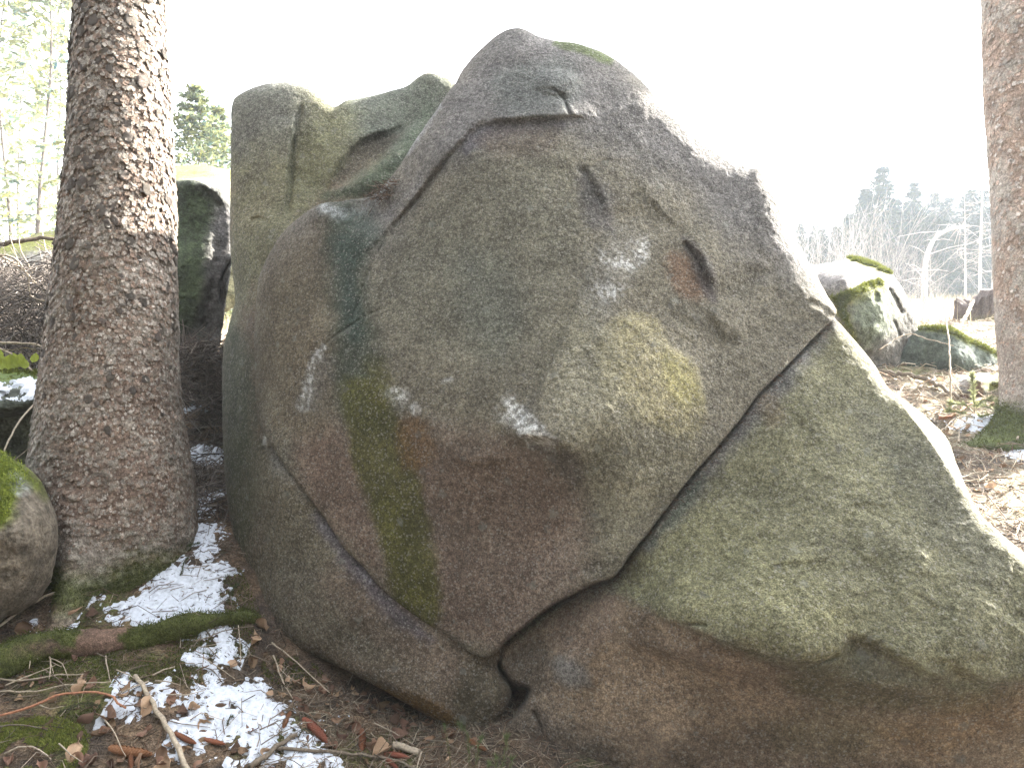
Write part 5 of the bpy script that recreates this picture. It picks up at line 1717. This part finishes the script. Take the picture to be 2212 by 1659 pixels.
seedling('young conifer sprig with needle tufts in front of the slab, tallest of its cluster', [[(1010, 1690), (1014, 1640), (1012, 1600), (1006, 1580), (992, 1565)], [(1018, 1680), (1030, 1640), (1034, 1610), (1040, 1595)]], group='green conifer sprigs by the slab')
seedling('low bushy conifer sprig right of the tallest sprig, tips spread', [[(1078, 1700), (1082, 1660), (1092, 1620), (1094, 1592)], [(1075, 1700), (1070, 1660), (1072, 1635)], [(1085, 1700), (1100, 1670), (1106, 1640)], [(1050, 1700), (1052, 1670), (1056, 1650)]], group='green conifer sprigs by the slab', col=(.115, .145, .06))
seedling('thin spruce shoot left of the tallest conifer sprig', [[(975, 1680), (972, 1640), (966, 1600), (960, 1566)]], group='green conifer sprigs by the slab', L=.014)
for (lb, a, b) in (('dark green spruce twig in the hole of the large snow patch', (372, 1212), (430, 1180)), ('dark spruce twig lying on the lower part of the large snow patch', (390, 1250), (405, 1215)), ('spruce twig by the snow flecks at the boulder', (380, 1100), (430, 1108)), ('dark spruce twig lying under the bramble cane', (125, 1548), (215, 1536)),
                   ('spruce twig beside the boulder at the right of the large snow patch', (490, 1310), (515, 1270)), ('short spruce tip on the bright snow patch', (490, 1578), (505, 1560)), ('dark needle tuft at the end of the bright snow', (645, 1598), (662, 1590))):
    A, Bp = ray_ground(*a), ray_ground(*b)
    root = tag(empty('spruce_twig', A), lb, 'twig', 'green spruce twigs on the ground')
    mid = (A + Bp) / 2 + Vector((0, 0, .03))
    c = catmull([tuple(Vector((0, 0, .01))), tuple(mid - A), tuple(Bp - A + Vector((0, 0, .015)))], .006, False)
    mb = MB()
    mb.tube(c, .0022, .0014, 6, (.10, .08, .05))
    obj('stem', mb.mesh('stem'), M_TWIG, root)
    nb = MB()
    for i in range(len(c)):
        d = c[min(i + 1, len(c) - 1)] - c[max(i - 1, 0)]
        needle_fan(nb, c[i], d / (np.linalg.norm(d) + 1e-9) + np.array([0, 0, .3]), 12, .017, .0010, (.040, .058, .026), .75)
    obj('needles', nb.mesh('needles', False), M_NEEDLE, root)
# bramble shoot with yellow green leaves at the left edge
g = P3(40, 800, 4.4)
br = tag(empty('bramble_shoot', g), 'bramble shoot with yellow green leaves over the flat rock', 'plant')
mb = MB()
mb.tube(catmull([tuple(P3(-60, 770, 4.4) - g), tuple(P3(-10, 758, 4.4) - g), tuple(P3(30, 756, 4.38) - g), tuple(P3(60, 752, 4.4) - g), tuple(P3(95, 765, 4.42) - g)], .01, False), .003, .002, 6, (.12, .10, .05))
obj('stem', mb.mesh('stem'), M_TWIG, br)
GL = LM[1].copy()
GL.materials[0] = M_GLEAF
for (u, v, s, roll) in ((-6, 768, .085, -1.2), (4, 782, .085, -1.7), (20, 781, .085, -1.4), (32, 779, .085, -1.6), (42, 778, .08, -1.3), (53, 785, .06, -1.7), (75, 772, .055, -1.2)):
    o = bpy.data.objects.new('leaf', GL)
    COL.objects.link(o)
    o.parent = br
    o.matrix_local = Matrix.Translation(P3(u, v, 4.37) - g) @ Matrix.Rotation(roll, 4, 'Y') @ Matrix.Rotation(1.2 + rnd.uniform(-.3, .3), 4, 'X').inverted() @ Matrix.Diagonal((s, s * 1.1, s, 1))
# sunlit young spruce on the right slope
for (lb, st) in (('sunlit pale young spruce with snowy tip before the grey flat rock', [[(2105, 905), (2104, 870), (2102, 835), (2100, 812)], [(2104, 890), (2120, 868), (2140, 862)], [(2104, 895), (2085, 875), (2055, 872)], [(2104, 900), (2080, 892), (2050, 888)]]),
                 ('low sunlit spruce sapling between the grey flat rock and the right trunk', [[(2150, 898), (2150, 880), (2152, 868)], [(2150, 890), (2130, 878), (2112, 876)], [(2150, 892), (2135, 896), (2118, 900)]])):
    seedling(lb, st, 'seedling', (.26, .275, .14), .055, 'young spruces on the right slope', .0045, 'spruce_sapling', dens=.8)

# ------------------------------------------------------------------ brush pile, shrubs and trees behind
def twig_mass(n, box, lmin, lmax, r, cols, up=.5):
    P = np.stack([RNG.uniform(*box[0], n), RNG.uniform(*box[1], n), RNG.uniform(*box[2], n)], -1)
    return P


nb_ = 5200
u_, v_, d_ = 130 - 330 * RNG.random(nb_) ** 1.3, RNG.uniform(0, 1, nb_), RNG.uniform(6.2, 7.6, nb_)
top = 560 + 20 * np.sin(u_ / 30)
vv_ = top + (840 - top) * v_ ** .8
Pb = np.stack([(u_ - CX) / F * d_, d_, CZ + (CY - vv_) / F * d_], -1)
litter('brush_pile', 'tangled pile of dead grey brush left of the spruce trunk', Pb, .15, .7, .0035, lit_cols(nb_, [(.10, .085, .076), (.14, .12, .105), (.075, .062, .056), (.22, .19, .165)]), .7)


n_ = 1500
u_, v_, d_ = RNG.uniform(385, 500, n_), RNG.uniform(0, 1, n_), RNG.uniform(5.0, 6.0, n_)
vv_ = 745 + 15 * np.sin(u_ / 14) + 130 * v_
Pb = np.stack([(u_ - CX) / F * d_, d_, CZ + (CY - vv_) / F * d_], -1)
litter('twig_heap', 'heap of dark dead twigs in the gap between spruce and boulder', Pb, .08, .45, .0032, lit_cols(n_, [(.075, .058, .05), (.10, .082, .07), (.05, .04, .034), (.15, .125, .105)]), .6)


def world_stick(name, label, pts, r0, r1, mat, group, cat='branch'):
    p = [P3(*t) for t in pts]
    c = catmull([tuple(q) for q in p], .05, False)
    c[1:-1] += RNG.normal(size=(len(c) - 2, 3)) * r0 * .3
    o0 = c.mean(0)
    mb = MB()
    mb.tube(c - o0, r0, r1, 7, (1, 1, 1), True, .06)
    o = obj(name, mb.mesh(name), mat, None, Vector(o0))
    tag(o, label, cat, group)


GB = 'branches on the brush pile'
world_stick('branch', 'thick grey branch lying across the top of the brush pile', [(-40, 540, 6.5), (0, 530, 6.5), (45, 520, 6.45), (90, 512, 6.5), (125, 517, 6.5)], .022, .014, M_STICKD, GB)
world_stick('branch', 'thin branch slanting down the brush pile towards the spruce', [(-20, 545, 6.3), (40, 575, 6.3), (90, 625, 6.3), (130, 655, 6.3)], .010, .006, M_STICK, GB)
world_stick('branch', 'pale branch crossing the front of the brush pile', [(-20, 553, 6.2), (30, 556, 6.2), (62, 600, 6.2), (66, 640, 6.2), (110, 652, 6.2)], .008, .005, M_STICK, GB)
world_stick('branch', 'fine twig rising above the brush pile', [(50, 600, 6.3), (36, 560, 6.3), (22, 510, 6.3)], .006, .003, M_STICK, GB)
world_stick('branch', 'second fine twig rising above the brush pile', [(70, 590, 6.3), (45, 540, 6.3), (42, 512, 6.3)], .006, .003, M_STICK, GB)
world_stick('branch', 'pale branch at the foot of the brush pile', [(-20, 740, 5.9), (50, 741, 5.9), (90, 748, 5.9), (130, 770, 5.9)], .010, .006, M_STICK, GB)
world_stick('branch', 'lower pale branch under the brush pile', [(-20, 745, 5.4), (30, 768, 5.4), (65, 795, 5.4), (95, 828, 5.4)], .008, .005, M_STICK, GB)
world_stick('branch', 'thin forked twig at the foot of the brush pile', [(60, 795, 5.5), (70, 765, 5.5), (82, 735, 5.5)], .007, .004, M_STICKD, GB)
world_stick('stick', 'long thin stick leaning from the snow ledge to the left rock', [(80, 866, 4.4), (45, 905, 4.2), (20, 950, 4.0), (5, 985, 3.9)], .005, .004, M_STICK, GB, 'stick')
world_stick('stick', 'dead conifer twig in front of the dark hollow at the left edge', [(-10, 985, 3.9), (30, 995, 3.9), (55, 975, 3.9), (75, 955, 3.9)], .004, .002, M_STICK, GB, 'stick')


def foliage_quads(P, size, cols, seed):
    r = np.random.default_rng(seed)
    n = len(P)
    A = r.normal(size=(n, 3))
    A[:, 2] *= .55
    A /= np.linalg.norm(A, axis=1)[:, None]
    B = np.cross(A, r.normal(size=(n, 3)))
    B /= np.linalg.norm(B, axis=1)[:, None] + 1e-9
    s = size * r.uniform(.5, 1.4, (n, 1))
    V = np.stack([P - A * s, P - B * s * .32, P + A * s, P + B * s * .32], 1).reshape(-1, 3)
    q = np.arange(n * 4).reshape(-1, 4)
    return V, q, np.repeat(cols, 4, axis=0)


def conifer(h, seed, rad, nlev, crown_from=.08, per=10, size=.16, col=(.045, .062, .030), sparse=1.0, trunk_r=None):
    """trunk mesh and crown mesh of a conifer with whorled, drooping boughs"""
    r = np.random.default_rng(seed)
    tr = MB()
    zt = np.linspace(-.6, h, 14)
    cx_, cy_ = .01 * h * np.sin(zt * .4 + seed), .01 * h * np.cos(zt * .5 + seed)
    R0 = trunk_r or h * .013
    tr.tube(np.stack([cx_ - cx_[1], cy_ - cy_[1], zt], -1), R0 * np.clip(1 - zt / h, .05, 1.1), None, 8, (.10, .082, .068), True, .03)
    pts = []
    for k in range(nlev):
        t = crown_from + (1 - crown_from) * (k + r.random() * .5) / nlev
        z = h * t
        L = rad * (1 - t) ** .8 * r.uniform(.75, 1.15) + .05 * rad
        nb = r.integers(5, 8)
        a0 = r.random() * 6.28
        for j in range(nb):
            if r.random() > sparse:
                continue
            a = a0 + j / nb * 6.28 + r.normal() * .2
            Lj = L * r.uniform(.65, 1.15)
            sx = np.linspace(.12, 1, per)
            zz = z - .30 * Lj * sx + .16 * Lj * sx ** 2 * 2 + 0 * sx
            bx, by = np.cos(a) * Lj * sx, np.sin(a) * Lj * sx
            tr.tube(np.stack([bx[::3], by[::3], zz[::3]], -1), R0 * .16, R0 * .05, 4, (.10, .082, .068), False)
            for i in range(per):
                m = 2 + int(3 * (1 - abs(sx[i] - .6)))
                w = .20 * Lj * (1.1 - sx[i]) + .05
                off = r.normal(size=(m, 3)) * (w, w, .05 * Lj + .03)
                off[:, 2] -= abs(r.normal(size=m)) * .07 * Lj
                pts.append(np.array([bx[i], by[i], zz[i]]) + off)
    P = np.vstack(pts)
    c = np.array(col) * r.uniform(.6, 1.5, (len(P), 1)) * (1 + .25 * np.array([1, .6, -.4]) * r.normal(size=(len(P), 1)))
    V, q, cc = foliage_quads(P, size, np.clip(c, .008, .5), seed + 1)
    tme = tr.mesh('trunk')
    tme.materials.append(M_WOOD)
    cme = mesh_np('crown', V, [q], cc, smooth=False)
    cme.materials.append(M_FOL)
    return tme, cme


def plant_tree(name, label, cat, group, u, d, meshes, s=1.0, rot=0.0, zoff=-.3, x=None):
    X = (u - CX) / F * d if x is None else x
    z = float(ground_z(np.array([X]), np.array([d]), fine=False)[0])
    t = tag(empty(name, (X, d, z + zoff)), label, cat, group)
    t.rotation_euler = (0, 0, rot)
    t.scale = (s, s, s)
    for nm, me in zip(('trunk', 'crown'), meshes):
        o = bpy.data.objects.new(nm, me)
        COL.objects.link(o)
        o.parent = t
    return t


# dark spruce wood on the right, far off
SPF = [conifer(6.5, 200 + k, 2.0, 30, .05, 10, .12, (.020, .034, .032)) for k in range(3)]
for _t, _c in SPF:
    _c.materials[0] = M_FOLD
GF = 'far spruces of the wood on the right'
LBF = 'dark bluish spruce in the far wood on the right'
for k in range(44):
    u = 1715 + 11 * k + rnd.uniform(-8, 8)
    d = rnd.uniform(46, 58)
    s = rnd.uniform(.72, 1.02) * (1.0 if u > 1820 else .8)
    if 1985 < u < 2160:
        s *= 1.08
    plant_tree('spruce_tree', LBF, 'tree', GF, u, d, SPF[k % 3], s, rnd.random() * 6.28)
for k in range(22):
    u = 1975 + 13 * k
    plant_tree('spruce_tree', LBF, 'tree', GF, u, rnd.uniform(40, 45), SPF[k % 3], rnd.uniform(.62, .8), rnd.random() * 6.28)
plant_tree('spruce_tree', 'tallest bluish spruce crown rising behind the bare shrubs', 'tree', None, 1905, 46, SPF[0], 1.22, 1)
plant_tree('spruce_tree', 'second bluish spruce crown right of the tallest one', 'tree', None, 1975, 47, SPF[1], 1.1, 2)
plant_tree('spruce_tree', 'bluish spruce crown close left of the tallest one', 'tree', None, 1868, 47, SPF[2], 1.05, 2)


def bare_tree(h, seed, r0, lean=0.0, nb=26, from_=.25, blen=.16, col=(.26, .22, .20), twigs=4, rise=.2):
    r = np.random.default_rng(seed)
    tr, cr = MB(), MB()
    zt = np.linspace(-.4, h, 16)
    xx = lean * (np.maximum(zt, 0) / h) ** 2 * h
    tr.tube(np.stack([xx, .01 * h * np.sin(zt), zt], -1), r0 * np.clip(1.02 - zt / h, .12, 1.1), None, 7, col, True, .03)
    for k in range(nb):
        t = from_ + (1 - from_) * r.random()
        z = h * t
        a = r.random() * 6.28
        L = blen * h * r.uniform(.4, 1.2) * (1.15 - t)
        b0 = np.array([np.interp(z, zt, xx), 0, z])
        dr = np.array([math.cos(a), math.sin(a), rise + .25 * r.normal()])
        p = [b0 + dr * L * s + np.array([0, 0, -.08 * L * s * s]) + r.normal(size=3) * .03 * L for s in (0, .3, .65, 1)]
        cr.tube(p, r0 * .22, r0 * .07, 4, np.array(col) * r.uniform(.8, 1.2), False)
        for j in range(twigs):
            s = r.uniform(.3, 1)
            q0 = b0 + dr * L * s
            d2 = dr * .6 + r.normal(size=3) * .5
            cr.tube([q0, q0 + d2 * L * .3 + (0, 0, -.02 * L), q0 + d2 * L * .5 + (0, 0, .03 * L)], r0 * .09, r0 * .04, 3, np.array(col) * r.uniform(.8, 1.2), False)
    a_, b_ = tr.mesh('trunk'), cr.mesh('branches')
    a_.materials.append(M_WOOD)
    b_.materials.append(M_WOOD)
    return a_, b_


def plant_bare(name, label, cat, group, u, d, meshes, s=1.0, rot=0.0):
    t = plant_tree(name, label, cat, group, u, d, meshes, s, rot)
    t.children[1].name = 'branches'
    return t


LAR = [bare_tree(7.6, 300 + k, .075, .012, 26, .2, .15, (.30, .26, .24), 4, -.05) for k in range(2)]
for (u, lb, d, s) in ((2086, 'bare larch with pale stem standing left in front of the dark wood', 34, .75), (2118, 'bare larch with tall pale stem in front of the dark wood', 32, 1.0), (2144, 'slender bare larch left of the right trunk before the dark wood', 36, 1.0), (2155, 'slender bare larch close beside the right trunk', 34, .95)):
    plant_bare('larch_tree', lb, 'tree', 'bare larches before the dark wood', u, d, LAR[int(u) % 2], s, u * .7)
# pale bent birch
mb, cb = MB(), MB()
bd = 24.0
g0 = P3(1997, 655, bd)
bp = [tuple(P3(u, v, bd) - g0) for u, v in ((1997, 670), (1996, 620), (1999, 570), (2008, 535), (2026, 508), (2056, 495), (2092, 488))]
mb.tube(catmull(bp, .2, False), .10, .035, 8, (.45, .41, .40), True, .04)
for k in range(40):
    t = RNG.uniform(.25, 1)
    c = catmull(bp, .2, False)
    q0 = c[int(t * (len(c) - 1))]
    dr = RNG.normal(size=3) * (.6, .6, .5) + (0, 0, .1)
    cb.tube([q0, q0 + dr * .4, q0 + dr * .8 + (0, 0, -.1)], .016, .004, 4, (.38, .34, .33), False)
birch = tag(empty('birch_tree', g0), 'pale bare birch bent over in an arch before the dark wood', 'tree')
obj('trunk', mb.mesh('trunk'), M_WOOD, birch)
obj('branches', cb.mesh('branches'), M_WOOD, birch)


def bush_mesh(seed, h, n, col, sp=.45):
    r = np.random.default_rng(seed)
    mb = MB()
    for k in range(n):
        a = r.random() * 6.28
        lean = abs(r.normal()) * sp
        d = np.array([math.cos(a) * lean, math.sin(a) * lean, 1.0])
        L = h * r.uniform(.45, 1.05)
        b0 = np.array([r.normal() * .25, r.normal() * .25, -.2])
        kk = [b0 + d * L * s + r.normal(size=3) * .03 * L * s + np.array([d[0], d[1], 0]) * .25 * L * s * s for s in (0, .35, .7, 1)]
        c = np.array(col) * r.uniform(.75, 1.25)
        mb.tube(kk, .011, .003, 4, c, False)
        for j in range(6):
            s = r.uniform(.3, .95)
            q0 = b0 + d * L * s + np.array([d[0], d[1], 0]) * .25 * L * s * s
            d2 = d * .5 + r.normal(size=3) * .35
            mb.tube([q0, q0 + d2 * L * .18, q0 + d2 * L * .30 + (0, 0, .03 * L)], .004, .0015, 3, c, False)
    me = mb.mesh('bare_shrub')
    me.materials.append(M_WOOD)
    return me


BU = [bush_mesh(400 + k, 3.6, 34, c) for k, c in enumerate([(.20, .185, .18), (.23, .21, .195), (.18, .165, .165)])]
BUSH = [(1735, 31, 1.25, 'bare shrub nearest the big boulder behind the blocky boulder'), (1790, 30, 1.25, 'tall bare shrub behind the left half of the blocky boulder'), (1830, 28, .95, 'bare shrub with reddish twigs behind the blocky boulder'), (1875, 27, .9, 'pale bare shrub above the right end of the blocky boulder'),
        (1915, 25, .95, 'dense bare shrub right of the blocky boulder'), (1950, 24, .75, 'bare shrub left of the bent birch'), (1985, 22, .55, 'low bare shrub at the foot of the bent birch'), (2020, 25, .4, 'small bare shrub in front of the dark wood'), (2165, 18, .7, 'bare shrub behind the right trunk')]
for k, (u, d, s, lb) in enumerate(BUSH):
    x = (u - CX) / F * d
    z = float(ground_z(np.array([x]), np.array([d * 1.0]), False)[0])
    o = bpy.data.objects.new('bare_shrub', BU[k % 3])
    COL.objects.link(o)
    o.location = (x, d, z - .1)
    o.scale = (s, s, s)
    o.rotation_euler = (0, 0, k * 1.3)
    tag(o, lb, 'shrub', 'bare shrubs on the right slope')
# dry stems and grass on the far right slope
gp = ground_points(6000, 5.0, 15, 10, 26)
n = len(gp)
o = blades('dry_grass', gp, np.tile((.1, 0, 1), (n, 1)),   .28, .006, lit_cols(n, [(.36, .31, .2), (.28, .22, .14), (.22, .17, .11)]), M_FOL, lean=.35)
o['label'] = 'pale dry grass and stems on the far right slope'
gp = ground_points(5000, -12, 0, 9, 26)
n = len(gp)
o = blades('dry_grass', gp, np.tile((.1, 0, 1), (n, 1)),   .28, .006, lit_cols(n, [(.36, .31, .2), (.28, .22, .14), (.22, .17, .11)]), M_FOL, lean=.35)
o['label'] = 'pale dry grass behind the boulders at the left'

# trees on the left
CON = conifer(7.5, 501, 2.3, 26, .04, 10, .11, (.12, .14, .07))
plant_tree('spruce_tree', 'sunlit young spruce behind the gap between the trunk and the big boulder', 'tree', None, 422, 20, CON, .84, .4)
plant_tree('spruce_tree', 'second sunlit young spruce right behind the first in the gap', 'tree', None, 468, 22, CON, .84, 2.4)
PIN = [conifer(17, 510 + k, 2.6, 20, .22, 8, .17, (.15, .165, .085), .5, .09) for k in range(2)]
for (u, d, s, lb) in ((20, 30, .95, 'tall thin conifer at the left edge with sparse bright foliage'), (86, 27, 1.0, 'tall thin conifer between the left edge and the big spruce'), (-60, 34, 1.0, 'tall thin conifer just beyond the left edge'), (138, 40, 1.1, 'distant thin conifer beside the upper left of the big spruce'),
                      (50, 46, 1.15, 'farther thin conifer between the two tall thin ones')):
    plant_tree('conifer_tree', lb, 'tree', 'thin sunlit conifers at the left', u, d, PIN[u % 2], s, u)
# unseen forest behind the viewpoint, added to cut the low sky light
BK = [conifer(19, 600 + k, 3.4, 22, .12, 8, .42, (.040, .055, .025)) for k in range(2)]
k = 0
for ring, nn in ((11, 8), (18, 11)):
    for j in range(nn):
        a = math.radians(188 + 164 * j / (nn - 1)) + rnd.uniform(-.06, .06)
        X, Y = ring * 1.0 * math.cos(a), ring * math.sin(a) - 1.0
        t = plant_tree('spruce_tree', 'tall unseen spruce behind the viewpoint, added to cut the low sky light', 'tree', 'forest behind the viewpoint', 0, Y, BK[k % 2], rnd.uniform(.85, 1.1), k * 1.1, x=X)
        k += 1

# ------------------------------------------------------------------ air
hz_v = np.array([(x, y, z) for x in (-200, 230) for y in (-60, 260) for z in (-60, 62)], float)
hz_f = np.array([(0, 1, 3, 2), (4, 6, 7, 5), (0, 4, 5, 1), (2, 3, 7, 6), (0, 2, 6, 4), (1, 5, 7, 3)])
hz = obj('haze', mesh_np('haze', hz_v, [hz_f], smooth=False))
mh = bpy.data.materials.new('haze')
mh.use_nodes = True
mh.node_tree.nodes.clear()
ho = mh.node_tree.nodes.new('ShaderNodeOutputMaterial')
hv = mh.node_tree.nodes.new('ShaderNodeVolumePrincipled')
hv.inputs['Color'].default_value = (.84, .92, 1.0, 1)
hv.inputs['Density'].default_value = 0.0011
hv.inputs['Anisotropy'].default_value = 0.35
mh.node_tree.links.new(hv.outputs[0], ho.inputs['Volume'])
hz.data.materials.append(mh)
tag(hz, kind='stuff', label='thin bright winter haze filling the air')
